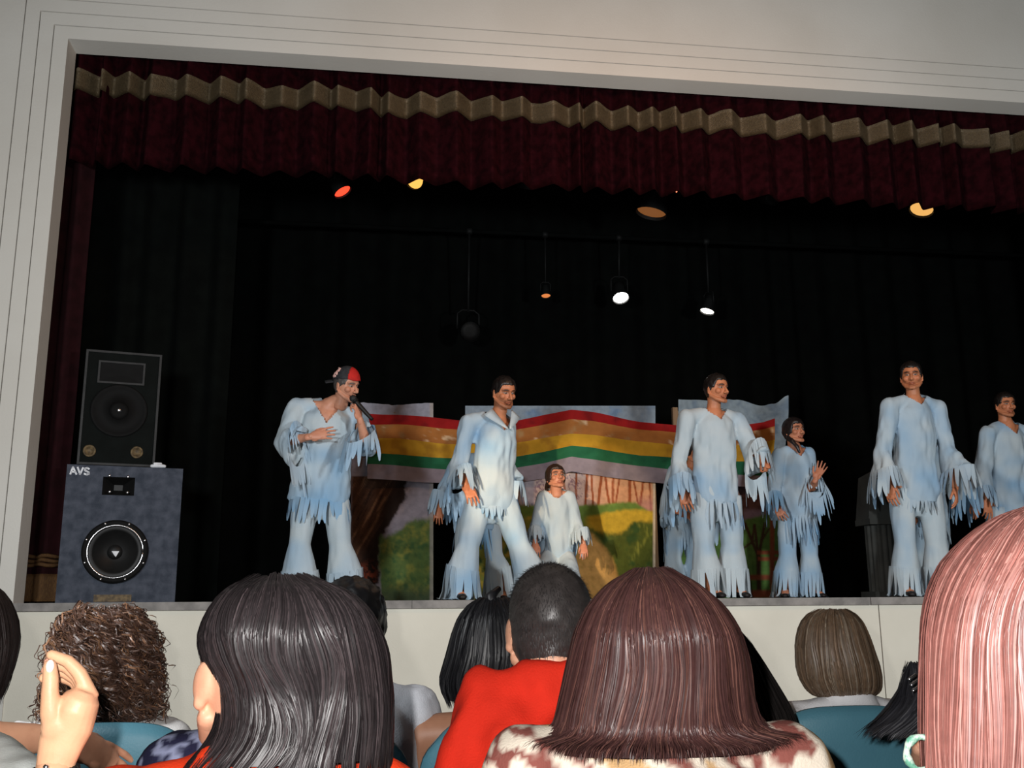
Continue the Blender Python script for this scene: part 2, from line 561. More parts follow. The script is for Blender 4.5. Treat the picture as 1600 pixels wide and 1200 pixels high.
# ---------------------------------------------------------------- speakers
def speaker_big():
    Yf = WALL + 0.40
    p0, p1, p2 = at(90, 937, Yf), at(272, 937, Yf), at(105, 728, Yf)
    x0, x1 = p0[0], p1[0]
    z0, z1 = STAGE, p2[2]
    dpt = 0.62
    cx, cz = at(180, 862, Yf)[0], at(180, 862, Yf)[2]
    rw = (at(231, 862, Yf)[0] - at(129, 862, Yf)[0]) / 2
    r = empty('bass_speaker', (0.5 * (x0 + x1), Yf, z0), 'large grey carpeted bass speaker standing on the stage edge with a round woofer', 'speaker')
    # cabinet with a round hole and a slot cut in its front
    s0, s1 = at(160, 774, Yf), at(211, 746, Yf)
    bm = bmesh.new()
    # front face as grid of ring + fill
    nseg = 48
    zm = 0.5 * (cz + rw + s0[2])
    angs = sorted([2 * math.pi * k / nseg + .01 for k in range(nseg)] + [math.atan2(zc_ - cz, xc_ - cx) % (2 * math.pi) for xc_ in (x0, x1) for zc_ in (z0, zm)])
    nseg = len(angs)
    ring = [bm.verts.new((cx + rw * 0.97 * math.cos(a), Yf, cz + rw * 0.97 * math.sin(a))) for a in angs]
    ring_b = [bm.verts.new((v.co.x, Yf + 0.05, v.co.z)) for v in ring]
    outer = []
    for a in angs:
        c, s = math.cos(a), math.sin(a)
        tx = ((x1 - cx) if c > 0 else (cx - x0)) / max(abs(c), 1e-6)
        tz = ((zm - cz) if s > 0 else (cz - z0)) / max(abs(s), 1e-6)
        t = min(tx, tz)
        outer.append(bm.verts.new((cx + c * t, Yf, cz + s * t)))
    for k in range(nseg):
        k2 = (k + 1) % nseg
        bm.faces.new((ring[k], ring[k2], outer[k2], outer[k]))
        bm.faces.new((ring[k2], ring[k], ring_b[k], ring_b[k2]))
    me = MB()
    bm.verts.index_update()
    me.add([v.co[:] for v in bm.verts], [[v.index for v in f.verts] for f in bm.faces])
    bm.free()
    # front strips round the horn slot, sides, top, back
    for (a0, a1, b0, b1) in ((x0, s0[0], zm, z1), (s1[0], x1, zm, z1), (s0[0], s1[0], zm, s0[2]), (s0[0], s1[0], s1[2], z1)):
        me.add([(a0, Yf, b0), (a1, Yf, b0), (a1, Yf, b1), (a0, Yf, b1)], [(0, 1, 2, 3)])
    me.add([(x0, Yf, z0), (x0, Yf, z1), (x0, Yf + dpt, z1), (x0, Yf + dpt, z0)], [(0, 1, 2, 3)])
    me.add([(x1, Yf, z0), (x1, Yf + dpt, z0), (x1, Yf + dpt, z1), (x1, Yf, z1)], [(0, 1, 2, 3)])
    me.add([(x0, Yf, z1), (x1, Yf, z1), (x1, Yf + dpt, z1), (x0, Yf + dpt, z1)], [(0, 1, 2, 3)])
    me.add([(x0, Yf + dpt, z0), (x0, Yf + dpt, z1), (x1, Yf + dpt, z1), (x1, Yf + dpt, z0)], [(0, 1, 2, 3)])
    obj('cabinet', me, M_carpet, r, smooth=False)
    w = MB()
    w.lathe([(rw, 0.0), (rw, 0.022), (rw * 0.90, 0.026), (rw * 0.82, 0.018), (rw * 0.80, 0.0)], (cx, Yf, cz), 48, 'Y')
    rim = obj('woofer_surround', w, M_rubber, r)
    w = MB()
    w.tube([(cx + rw * 0.83 * math.cos(a), Yf - 0.021, cz + rw * 0.83 * math.sin(a)) for a in np.linspace(0, 2 * math.pi, 49)], [0.007] * 49, 8)
    obj('chrome_ring', w, M_steel, r)
    w = MB()
    w.lathe([(rw * 0.82, 0.0), (rw * 0.70, 0.008), (rw * 0.66, -0.005), (rw * 0.25, -0.07), (0.001, -0.075)], (cx, Yf, cz), 48, 'Y')
    obj('woofer_cone', w, M_blackplastic, r)
    w = MB(); w.ell((cx, Yf + 0.075, cz), (rw * 0.24, 0.035, rw * 0.24))
    obj('dust_cap', w, M_blackplastic, r)
    w = MB()
    pts = [at(175, 861, Yf), at(186.5, 861, Yf), at(183.5, 866, Yf), at(181, 870, Yf), at(178, 866, Yf)]
    w.add([(p[0], Yf + 0.036, p[2]) for p in pts] + [(p[0], Yf + 0.046, p[2]) for p in pts], [(0, 4, 3, 2, 1)] + [(k, (k + 1) % 5, 5 + (k + 1) % 5, 5 + k) for k in range(5)])
    obj('badge', w, M_white, r, smooth=False)
    for k in range(8):
        a = 2 * math.pi * (k + .5) / 8
        w = MB(); w.ell((cx + rw * 0.94 * math.cos(a), Yf - 0.024, cz + rw * 0.94 * math.sin(a)), (0.009, 0.006, 0.009), nu=10, nv=6)
        obj('bolt', w, M_steel, r)
    # horn in the slot
    w = MB()
    sx0, sx1, sz0, sz1 = s0[0], s1[0], s0[2], s1[2]
    mx, mz = 0.5 * (sx0 + sx1), 0.5 * (sz0 + sz1)
    o4 = [(sx0, Yf, sz0), (sx1, Yf, sz0), (sx1, Yf, sz1), (sx0, Yf, sz1)]
    i4 = [(mx - .03, Yf + .12, mz - .02), (mx + .03, Yf + .12, mz - .02), (mx + .03, Yf + .12, mz + .02), (mx - .03, Yf + .12, mz + .02)]
    w.add(o4 + i4, [(k, (k + 1) % 4, 4 + (k + 1) % 4, 4 + k) for k in range(4)] + [(4, 5, 6, 7)])
    h = obj('horn', w, M_blackplastic, r, smooth=False)
    for px, py in ((172, 744), (200, 745), (199, 769.5), (172, 769)):
        q = at(px, py, Yf)
        w = MB(); w.ell((q[0], Yf - 0.004, q[2]), (0.011, 0.007, 0.011), nu=10, nv=6)
        obj('screw', w, M_steel, r)
    w = MB()
    a0, a1 = at(147, 938, Yf), at(205, 929, Yf)
    w.box((a0[0], Yf - 0.006, STAGE + 0.006), (a1[0], Yf, a1[2]))
    obj('name_plate', w, M_label, r, smooth=False)
    # lettering, built as strokes
    def stroke(pts, wid=0.0062):
        for a, b in zip(pts[:-1], pts[1:]):
            A, B = at(*a, Yf), at(*b, Yf)
            d = unit(B - A); nrm = np.array([-d[2], 0, d[0]]) * wid
            A = A - d * wid * .6; B = B + d * wid * .6
            vs = [A + nrm, A - nrm, B - nrm, B + nrm]
            lt.add([(p[0], Yf - 0.004, p[2]) for p in vs] + [(p[0], Yf + 0.001, p[2]) for p in vs], [(0, 1, 2, 3), (0, 4, 5, 1), (1, 5, 6, 2), (2, 6, 7, 3), (3, 7, 4, 0)])
    lt = MB(); stroke([(113, 743), (117, 732.5), (122, 743)]); stroke([(115, 739.5), (120.5, 739.5)])
    obj('letter', lt, M_white, r, smooth=False)
    lt = MB(); stroke([(124, 732.5), (127.5, 743), (132, 733)])
    obj('letter', lt, M_white, r, smooth=False)
    lt = MB(); stroke([(141, 734.5), (138, 733), (135.2, 734), (135, 736.8), (137.5, 738.3), (140.4, 739.6), (140.4, 742.3), (137.5, 743.4), (134, 742)])
    obj('letter', lt, M_white, r, smooth=False)
    r.rotation_euler.z = R_(14)
    return z1, Yf


zs, YF = speaker_big()


def speaker_top():
    Yf = YF + 0.05
    a, b, t = at(121, 727, Yf), at(241, 727, Yf), at(140, 548, Yf)
    x0, x1, z1 = a[0], b[0], t[2]
    r = empty('upper_speaker', (0.5 * (x0 + x1), Yf, zs), 'black two-way speaker cabinet standing on top of the grey bass speaker', 'speaker')
    bm = bmesh.new()
    bmesh.ops.create_cube(bm, size=1, matrix=Matrix.Translation((0.5 * (x0 + x1), Yf + 0.23, 0.5 * (zs + z1))) @ Matrix.Diagonal((x1 - x0, 0.46, z1 - zs, 1)))
    bmesh.ops.bevel(bm, geom=bm.edges[:], offset=0.02, segments=2, affect='EDGES')
    bm.verts.index_update()
    obj('cabinet', ([v.co[:] for v in bm.verts], [[v.index for v in f.verts] for f in bm.faces]), M_boxblack, r, smooth=False)
    bm.free()
    w = MB(); w.frame_xz(x0 + .004, x1 - .004, zs + .012, z1 - .006, 0.016, Yf - 0.012, Yf + 0.004)
    obj('edge_trim', w, M_trimgrey, r, smooth=False)
    s0, s1 = at(153, 600, Yf), at(227, 567, Yf)
    w = MB(); w.frame_xz(s0[0], s1[0], s0[2], s1[2], 0.014, Yf - 0.014, Yf)
    hf = obj('horn_frame', w, M_trimgrey, r, smooth=False)
    w = MB()
    sx0, sx1, sz0, sz1 = s0[0] + .014, s1[0] - .014, s0[2] + .014, s1[2] - .014
    mx, mz = 0.5 * (sx0 + sx1), 0.5 * (sz0 + sz1)
    w.add([(sx0, Yf - .006, sz0), (sx1, Yf - .006, sz0), (sx1, Yf - .006, sz1), (sx0, Yf - .006, sz1), (mx - .04, Yf - .001, mz - .02), (mx + .04, Yf - .001, mz - .02), (mx + .04, Yf - .001, mz + .02), (mx - .04, Yf - .001, mz + .02)],
          [(k, (k + 1) % 4, 4 + (k + 1) % 4, 4 + k) for k in range(4)] + [(4, 5, 6, 7)])
    obj('horn', w, M_rubber, r, smooth=False)
    c = at(186, 642, Yf)
    w = MB(); w.lathe([(0.20, 0.0), (0.20, 0.012), (0.185, 0.014), (0.17, 0.004), (0.07, 0.001), (0.068, 0.012), (0.045, 0.022), (0.001, 0.026)], (c[0], Yf, c[2]), 40, 'Y')
    obj('woofer', w, M_rubber, r)
    w = MB(); w.ell((c[0], Yf - 0.027, c[2]), (0.017, 0.012, 0.017))  # small steel dome added for the shine on the dust cap
    obj('dust_cap', w, M_steel, r)
    for px in (141, 213):
        q = at(px, 706, Yf)
        w = MB(); w.lathe([(0.044, 0.0), (0.044, 0.012), (0.032, 0.012), (0.028, 0.002), (0.001, 0.002)], (q[0], Yf, q[2]), 24, 'Y')
        obj('bass_port', w, M_label, r)
    r.rotation_euler.z = R_(14)


speaker_top()
bpy.context.view_layer.update()
# small white cable plug lying on the bass speaker
q = at(246, 731, YF + .06)
pl = MB()
pl.tube([(q[0] - .04, YF + .06, zs + .014), (q[0] + .0, YF + .055, zs + .016), (q[0] + .05, YF + .06, zs + .013)], [0.013, 0.016, 0.012], 8, rounded=True)
pl.tube([(q[0] - .02, YF + .05, zs + .03), (q[0] + .02, YF + .07, zs + .032)], [0.010, 0.010], 8, rounded=True)
tag(obj('cable_plug', pl, M_white, base=(q[0], YF + .06, zs)), 'small white cable plug lying on the corner of the bass speaker', 'plug')

# ---------------------------------------------------------------- lectern column
YLc = 8.25
l0, l1 = at(1357, 932, YLc), at(1408, 932, YLc)
lcx, lhw = 0.5 * (l0[0] + l1[0]), 0.5 * (l1[0] - l0[0])
zc = at(1380, 812, YLc)[2]
zt_ = at(1380, 740, YLc)[2]
M_lect = mat('dim grey painted wood', (0.035, 0.037, 0.034), (0.022, 0.024, 0.022), 6, 0.8, 0.1)
le = empty('lectern', (lcx, YLc, STAGE), 'dim grey fluted lectern standing behind the tall smiling performer', 'lectern')
mb = MB()
prof = []
nfl = 14
N_ = nfl * 6
ring = []
for k in range(N_):
    a = 2 * math.pi * k / N_
    rr = 0.86 - 0.10 * (0.5 + 0.5 * math.cos(a * nfl)) ** 2
    ring.append((lcx + lhw * rr * math.cos(a), YLc + lhw * 0.8 * rr * math.sin(a)))
vs = [(x, y, STAGE + 0.05) for x, y in ring] + [(x, y, zc - 0.05) for x, y in ring]
mb.add(vs, [(k, (k + 1) % N_, N_ + (k + 1) % N_, N_ + k) for k in range(N_)])
obj('fluted_shaft', mb, M_lect, le)
mb = MB(); mb.box((lcx - lhw, YLc - lhw * .85, STAGE), (lcx + lhw, YLc + lhw * .85, STAGE + 0.05)); obj('plinth', mb, M_lect, le, smooth=False)
mb = MB(); mb.box((lcx - lhw * 1.0, YLc - lhw * .9, zc - 0.05), (lcx + lhw * 1.0, YLc + lhw * .9, zc)); obj('capital', mb, M_lect, le, smooth=False)
mb = MB()
mb.add([(lcx - lhw, YLc - .12, zc), (lcx + lhw, YLc - .12, zc), (lcx + lhw, YLc + .12, zc), (lcx - lhw, YLc + .12, zc),
        (lcx - lhw * .62, YLc - .10, zt_), (lcx + lhw * .62, YLc - .10, zt_), (lcx + lhw * .62, YLc + .12, zt_ - .03), (lcx - lhw * .62, YLc + .12, zt_ - .03)],
       [(0, 3, 2, 1), (4, 5, 6, 7), (0, 1, 5, 4), (1, 2, 6, 5), (2, 3, 7, 6), (3, 0, 4, 7)])
obj('sloped_top', mb, M_lect, le, smooth=False)

# ---------------------------------------------------------------- painted flats and banner
YB = 9.25


def grid_px(pxs, pys, Y, warp=None, thick=0.012):
    """canvas grid laid out on the plane y = Y, returns vertices, faces and the layout coordinates"""
    nx, ny = len(pxs), len(pys)
    V = np.array([at(x, y, Y) for y in pys for x in pxs])
    P = np.array([(x, y) for y in pys for x in pxs])
    F = [(j * nx + i, (j + 1) * nx + i, (j + 1) * nx + i + 1, j * nx + i + 1) for j in range(ny - 1) for i in range(nx - 1)]
    return V, F, P


def n2(P, s, seed=0):
    x, y = P[:, 0], P[:, 1]
    r = 0
    for k, (a, w) in enumerate(((.6, .62), (1.9, .34), (3.1, .2))):
        u, v = x * math.cos(a) - y * math.sin(a), x * math.sin(a) + y * math.cos(a)
        r = r + w * vnoise(np.stack([u, v, u * 0 + k * 3.7], 1), s * 2.1 ** k, seed + k)
    return r


def blend(col, m, c):
    m = np.clip(m, 0, 1)[:, None]
    return col * (1 - m) + np.array(lin(c))[None] * m


def paint1(P):
    x, y = P[:, 0], P[:, 1]
    w = n2(P, .09, 1) * 6 + n2(P, .25, 2) * 2
    col = np.repeat(np.array([lin(150, 152, 165)]), len(P), 0)
    col = blend(col, ss(650, 735, y) * .8, (150, 142, 152))
    col = blend(col, ss(.1, .6, n2(P, .05, 5)) * (y > 735) * .6, (172, 158, 162))
    edge = 636 - ss(760, 860, y) * 42 - 6 * ss(880, 920, y) + w
    tr = ss(3, -3, x - edge) * (y > 744) * ss(546, 552, x)
    trc = np.repeat(np.array([lin(84, 58, 44)]), len(P), 0)
    streak = n2(np.stack([x + y * .55, y * .12], 1), .25, 4)
    trc = blend(trc, ss(.0, .6, streak), (150, 112, 84))
    trc = blend(trc, ss(-.1, -.7, streak), (42, 30, 26))
    trc = blend(trc, ss(600, 632, x + (y - 750) * .45), (44, 34, 30))
    col = col * (1 - tr[:, None]) + trc * tr[:, None]
    bush = ss(-4, 6, y - (838 - ss(598, 660, x) * 28 + w)) * ss(-2, 4, x - (592 + w * .7))
    bc = np.repeat(np.array([lin(92, 112, 62)]), len(P), 0)
    bc = blend(bc, ss(-.1, .5, n2(P, .07, 7)), (132, 134, 66))
    bc = blend(bc, ss(.0, .6, n2(P, .11, 8)), (66, 96, 58))
    bc = blend(bc, ss(905, 935, y) * .8, (70, 80, 62))
    col = col * (1 - bush[:, None]) + bc * bush[:, None]
    col = blend(col, ss(868, 905, y) * ss(596, 575, x) * ss(-.1, .2, n2(P, .2, 9)), (150, 72, 50))
    col = blend(col, ss(670, 673, x) * .7, (175, 165, 158))
    return col


def paint2(P):
    x, y = P[:, 0], P[:, 1]
    w = n2(P, .08, 11) * 6 + n2(P, .25, 12) * 2
    col = np.repeat(np.array([lin(142, 158, 172)]), len(P), 0)
    col = blend(col, ss(.0, .5, n2(P, .045, 15)), (112, 138, 168))
    low = ss(733, 737, y)
    c = np.repeat(np.array([lin(185, 172, 178)]), len(P), 0)
    c = blend(c, ss(.1, .6, n2(P, .09, 13)) * (x < 835), (128, 124, 142))
    mid = ss(832, 838, x)
    tc = np.repeat(np.array([lin(238, 205, 190)]), len(P), 0)
    tc = blend(tc, ss(905, 960, x), (235, 178, 138))
    vein = np.abs(n2(np.stack([x, y], 1), .16, 16))
    tc = blend(tc, ss(.16, .04, vein) * ss(935, 905, x) * .8, (142, 104, 128))
    for tx, lean, wid in ((916, .05, 3), (925, -.06, 2.4), (938, .12, 3.2), (948, -.14, 2.6), (958, .02, 2.6), (966, .16, 2.2), (984, .02, 3.6), (992, -.2, 2), (1004, .12, 2.6), (1015, -.05, 2), (900, .02, 2.2), (882, -.1, 1.8)):
        tc = blend(tc, ss(wid, wid * .4, np.abs(x - tx - (y - 760) * -lean - w * .2)), (168, 92, 58))
    tc = blend(tc, ss(985, 1010, x) * ss(768, 790, y) * .7, (196, 140, 140))
    c = c * (1 - mid[:, None]) + tc * mid[:, None]
    hz = 790 - 6 * ss(905, 985, x) + w * .5 + 14 * ss(985, 1020, x)
    fld = ss(-3, 3, y - hz)
    fc = np.repeat(np.array([lin(118, 150, 72)]), len(P), 0)
    yl = ss(-3, 4, y - (806 - 10 * ss(925, 975, x) + w * .6)) * ss(908, 925, x)
    fc = blend(fc, yl, (222, 188, 66))
    dk = ss(-5, 5, y - (822 + 12 * ss(905, 950, x) - 20 * ss(965, 1000, x) + w))
    fc = blend(fc, dk, (92, 104, 46))
    fc = blend(fc, dk * ss(.0, .5, n2(np.stack([x, y * .25], 1), .22, 18)) * ss(975, 1000, x), (142, 148, 66))
    fc = blend(fc, dk * ss(.1, .6, n2(P, .06, 19)), (66, 92, 48))
    pth = ss(8, -4, np.hypot((x - 905) / .58, (y - 945)) - 112 + w)
    fc = blend(fc, pth, (200, 154, 88))
    fc = blend(fc, pth * ss(.0, .6, n2(P, .13, 20)) * .7, (160, 128, 66))
    lowl = ss(845, 830, x) * ss(800, 815, y)
    fc = blend(fc, lowl, (142, 146, 66))
    fc = blend(fc, lowl * ss(.0, .4, n2(P, .1, 21)), (208, 176, 72))
    fc = blend(fc, lowl * ss(.1, .5, n2(P, .13, 22)), (84, 110, 66))
    c = c * (1 - fld[:, None]) + fc * fld[:, None]
    col = col * (1 - low[:, None]) + c * low[:, None]
    return blend(col, ss(1019.5, 1021.5, x) * (y > 735), (240, 222, 196))


def seg_d(x, y, a, b):
    ax, ay = a; bx, by = b
    t = np.clip(((x - ax) * (bx - ax) + (y - ay) * (by - ay)) / ((bx - ax) ** 2 + (by - ay) ** 2), 0, 1)
    return np.hypot(x - ax - t * (bx - ax), y - ay - t * (by - ay))


def paint3(P):
    x, y = P[:, 0], P[:, 1]
    w = n2(P, .1, 31) * 4
    col = np.repeat(np.array([lin(140, 156, 166)]), len(P), 0)
    col = blend(col, ss(.0, .5, n2(P, .06, 35)), (116, 134, 150))
    rock = ss(716, 722, y)
    rc = np.repeat(np.array([lin(112, 82, 78)]), len(P), 0)
    rc = blend(rc, ss(.0, .5, n2(P, .12, 33)), (74, 54, 56))
    rc = blend(rc, ss(792, 802, y + w), (152, 132, 150))
    col = col * (1 - rock[:, None]) + rc * rock[:, None]
    g = ss(-2, 3, y - (812 - ss(1160, 1212, x) * 12 + w))
    gc = np.repeat(np.array([lin(100, 136, 70)]), len(P), 0)
    gc = blend(gc, ss(.0, .6, n2(P, .08, 34)), (86, 120, 62))
    for a, b, wd in (((1186, 930), (1185, 868), 3.4), ((1186, 872), (1164, 818), 2.2), ((1184, 862), (1179, 820), 2), ((1186, 866), (1195, 818), 2.2), ((1178, 845), (1160, 858), 1.6), ((1176, 842), (1178, 822), 1.5), ((1190, 845), (1202, 826), 1.4)):
        gc = blend(gc, ss(wd * 1.5, wd * .6, seg_d(x, y, a, b)), (82, 62, 48))
    for (x0, x1, y0, y1) in ((1183, 1222, 860, 866), (1184, 1222, 870, 876), (1158, 1216, 898, 906), (1160, 1232, 922, 934), (1203, 1210, 800, 935), (1160, 1166, 898, 930)):
        gc = blend(gc, ss(-1, 1, x - x0) * ss(1, -1, x - x1) * ss(-1, 1, y - y0) * ss(1, -1, y - y1), (156, 86, 60))
    return col * (1 - g[:, None]) + gc * g[:, None]


def flat(px0, px1, py0, py1, Y, paint, label, curl=None):
    pxs = np.linspace(px0, px1, max(40, int((px1 - px0) / 1.6)))
    pys = np.linspace(py0, py1, int((py1 - py0) / 2.0))
    V, F, P = grid_px(pxs, pys, Y)
    c = paint(P)
    V[:, 2] = np.maximum(V[:, 2], STAGE + 0.004)
    if curl:
        V = curl(V, P)
    base = at(0.5 * (px0 + px1), 940, Y)
    r = empty('painted_flat', (base[0], Y, STAGE), label, 'scenery')
    obj('painted_canvas', (V, F), M_paint, r, col=c)
    x0, x1 = at(px0, 800, Y)[0], at(px1, 800, Y)[0]
    zt = at(0.5 * (px0 + px1), py0 + 14, Y)[2]
    xa, xb = V[:, 0].min() + .02, V[:, 0].max() - .02
    for xx in (xa + .03, 0.5 * (xa + xb), xb - .03):
        mb = MB(); mb.box((xx - .025, Y + .004, STAGE), (xx + .025, Y + .05, zt)); obj('batten', mb, M_wood, r, smooth=False)
    for zz in (STAGE + .04, zt - .06):
        mb = MB(); mb.box((xa + .0551, Y + .0055, zz - .025), (xb - .0551, Y + .048, zz + .025)); obj('rail', mb, M_wood, r, smooth=False)
    mb = MB()
    mb.add([(xb - .05, Y + .05, STAGE), (xb - .02, Y + .05, STAGE), (xb - .02, Y + .05, zt - .3), (xb - .05, Y + .05, zt - .3), (xb - .05, Y + .55, STAGE), (xb - .02, Y + .55, STAGE)],
           [(0, 1, 2, 3), (0, 4, 5, 1), (0, 3, 4), (1, 5, 2), (3, 2, 5, 4)])
    obj('brace', mb, M_wood, r, smooth=False)
    return r


def wavy_top(V, P):
    k = ss(660, 630, P[:, 1])
    V = V.copy()
    V[:, 2] += k * (0.025 * n2(np.stack([P[:, 0], P[:, 0] * 0], 1), .035, 3))
    V[:, 1] += k * 0.02 * n2(P, .06, 4)
    return V


def curl3(V, P):
    V = V.copy()
    k = ss(672, 622, P[:, 1])
    V[:, 2] += k * (0.03 * n2(np.stack([P[:, 0], P[:, 0] * 0], 1), .03, 6) - 0.06 * ss(1150, 1195, P[:, 0]) + .08 * ss(1205, 1225, P[:, 0]))
    V[:, 1] -= ss(1175, 1230, P[:, 0]) * ss(720, 640, P[:, 1]) * 0.10
    return V


flat(548, 677, 630, 941, YB, paint1, 'painted flat of a brown tree trunk and green bush under a grey sky', wavy_top)
flat(727, 1024, 634, 941, YB, paint2, 'painted flat of an orange wood, green field and tan path', None)
flat(1060, 1226, 624, 938, YB, paint3, 'painted flat of a bare tree and brown fence on a green field', curl3)

# the rainbow banner, sewn from five strips
YR = YB - 0.07
KX = [574, 620, 700, 790, 850, 892, 930, 1000, 1060, 1130, 1190, 1208]
LN = [[647, 649, 655, 662, 648, 640, 645, 659, 666, 668, 661, 655],     # top edge of red
      [664, 664, 670, 675, 663, 655, 659, 671, 677, 680, 672, 667],     # red / orange
      [685, 686, 694, 695, 684, 678, 680, 690, 697, 698, 692, 688],     # orange / yellow
      [709, 711, 716, 716, 706, 697, 700, 712, 716, 722, 722, 722],     # yellow / green
      [726, 728, 734, 733, 724, 714, 718, 729, 735, 742, 744, 745],     # green / lavender
      [749, 751, 756, 757, 748, 737, 742, 753, 757, 760, 762, 763]]     # hem
bx = np.linspace(574, 1208, 150)
ban = empty('rainbow_banner', (at(890, 740, YR)[0], YR, at(890, 740, YR)[2]), 'long rainbow striped cloth banner draped across the three painted flats', 'banner')
STR = [('red_stripe', (150, 30, 30), (124, 26, 28)), ('orange_stripe', (168, 108, 56), (166, 128, 84)), ('yellow_stripe', (196, 150, 46), (176, 130, 44)),
       ('green_stripe', (42, 106, 74), (38, 92, 66)), ('lavender_stripe', (148, 138, 148), (136, 128, 140))]
for s in range(5):
    up = np.interp(bx, KX, LN[s]); dn = np.interp(bx, KX, LN[s + 1])
    rows = 10
    V, P = [], []
    for j in range(rows + 1):
        t = j / rows
        for i, x in enumerate(bx):
            y = up[i] + (dn[i] - up[i]) * t
            p = at(x, y, YR)
            fold = 0.022 * math.sin(x * .045 + y * .03) + 0.014 * n2(np.array([[x * .6 + y * .9, y]]), .05, 3)[0]
            p[1] += fold + (0.03 * (1 - abs(x - 890) / 320) - .03)
            V.append(p); P.append((x, y))
    P = np.array(P)
    n = len(bx)
    F = [(j * n + i, (j + 1) * n + i, (j + 1) * n + i + 1, j * n + i + 1) for j in range(rows) for i in range(n - 1)]
    c = np.repeat(np.array([lin(STR[s][1])]), len(P), 0)
    blot = n2(P, .05, 40 + s) if s != 1 else n2(np.stack([P[:, 0], P[:, 1]], 1), .07, 41)
    c = blend(c, ss(.1, .5, blot), STR[s][2])
    if s == 1:
        c = blend(c, ss(.3, .55, n2(P, .09, 44)) * .8, (226, 196, 158))
    obj(STR[s][0], (np.array(V), F), M_cloth, ban, col=c)


# ---------------------------------------------------------------- stage lanterns on battens
M_can = mat('black lantern paint', (0.008, 0.009, 0.009), (0.005, 0.005, 0.005), 12, 0.6, spec=.15)


BZ = {8.6: at(648, 279, 8.6)[2] + .42, 9.2: at(1018, 331, 9.2)[2] + .75, 10.3: at(970, 465, 10.3)[2] + .7}


def lantern(px, py, Y, direction, size, color, strength, label, cat='stage light'):
    p = at(px, py, Y)
    d = unit(direction)
    r = empty('stage_lantern', p, label, cat)
    side = unit(np.cross(d, [0, 0, 1.0])) if abs(d[2]) < .99 else np.array([1., 0, 0])
    mb = MB()
    mb.tube([p - d * size * 2.6, p - d * size * 2.4, p - d * size * 1.6, p - d * size * .4, p + d * size * .15], [size * .35, size * .7, size * .8, size * 1.0, size * 1.05], 20, caps=False)
    mb.tube([p - d * size * 2.6, p - d * size * 2.61], [size * .35, 0.001], 20, caps=False)
    obj('can', mb, M_can, r)
    me = mat('lamp lens ' + label[:24], (0.03, 0.03, 0.03), None, 5, .3, emit=(color, strength)) if strength else M_can
    mb = MB(); mb.tube([p - d * size * .12, p - d * size * .06, p - d * size * .02], [size * .98, size * .98, size * .5], 20)
    obj('lens', mb, me, r)
    mb = MB()
    up = unit(np.cross(side, d)); up = up if up[2] > 0 else -up
    top = p - d * size * 1.2 + np.array([0, 0, size * 2.0])
    mb.tube([p - d * size * 1.2 + side * size * 1.1, p - d * size * 1.2 + side * size * 1.1 + (0, 0, size * 1.6), top + side * size * .6, top - side * size * .6, p - d * size * 1.2 - side * size * 1.1 + (0, 0, size * 1.6), p - d * size * 1.2 - side * size * 1.1], [size * .09] * 6, 6)
    obj('yoke', mb, M_can, r)
    bz = BZ[Y]
    mb = MB(); mb.tube([top - (0, 0, size * .2), (top[0], Y, bz)], [size * .13, .014], 8)
    obj('hanger_rod', mb, M_can, r)
    mb = MB(); mb.tube([(top[0] - .03, Y, bz), (top[0] + .03, Y, bz)], [.036, .036], 12)
    obj('clamp', mb, M_can, r)
    return top[2] + size * .7


LAN = [(535, 299, 8.6, (0.35, -.1, -.6), .08, (1, .05, .02), 2.2, 'small lantern glowing red, hanging under the valance'),
       (648, 279, 8.6, (-.45, -.55, -.35), .095, (1, .5, .10), 1.3, 'amber lantern tilted sideways just under the valance'),
       (826, 290, 8.6, (0, .6, -.8), .10, (1, 1, 1), 0, 'unlit grey lantern under the middle of the valance'),
       (1018, 331, 9.2, (-.15, .02, -.6), .15, (1, .36, .10), .20, 'large dim amber lantern glowing softly above the rainbow banner'),
       (1207, 308, 8.6, (.1, -.8, -.3), .08, (1, 1, 1), 0, 'unlit grey lantern hanging beside the dim amber one'),
       (1440, 327, 8.6, (-.25, -.12, -.6), .11, (1, .52, .14), .9, 'flat amber lantern above the tall smiling performer'),
       (853, 462, 10.3, (0, -.2, -.8), .05, (1, .3, .08), .8, 'tiny orange lantern low in the dark over the flats'),
       (970, 465, 10.3, (0, -.55, -.95), .085, (1, .98, .92), 14, 'brilliant white lantern low in the dark behind the banner'),
       (1105, 486, 10.3, (-.3, -.1, -.9), .075, (1, .95, .85), 9, 'narrow bright white lantern seen edge on, lowest of the lit lamps'),
       (735, 518, 10.3, (.1, -.9, -.4), .11, (1, 1, 1), 0, 'unlit dark lantern barely seen over the man in the open collar')]
for L_ in LAN:
    lantern(*L_)
for yy, zz in BZ.items():
    mb = MB(); mb.tube([(-2.0, yy, zz), (8.5, yy, zz)], [.024, .024], 10)
    tag(obj('lighting_batten', mb, M_black, base=(3, yy, zz)), {8.6: 'black pipe carrying the row of lanterns just behind the valance', 9.2: 'black pipe carrying the large dim amber lantern', 10.3: 'black pipe carrying the lamps low over the back of the stage'}[yy], 'pipe')
for i, (px, py) in enumerate(((1026, 296), (1040, 299.5), (1057, 299.5))):
    p = at(px, py, 9.2)
    mb = MB(); mb.ell(p, .014 if i == 0 else .008, nu=10, nv=8)
    mb.tube([p + (0, 0, .01), (p[0], 9.2, BZ[9.2])], [.006, .006], 6)
    m = mat('pilot lamp %d' % i, (.3, .05, .03), None, 5, .3, emit=((1, .25, .12), 5 if i == 0 else 2))
    tag(obj('pilot_light', mb, m, base=p), ['bright red pilot light above the dim amber lantern', 'faint pilot light beside the bright red one', 'faint pilot light farthest from the bright red one'][i], 'light', 'pilot lights')
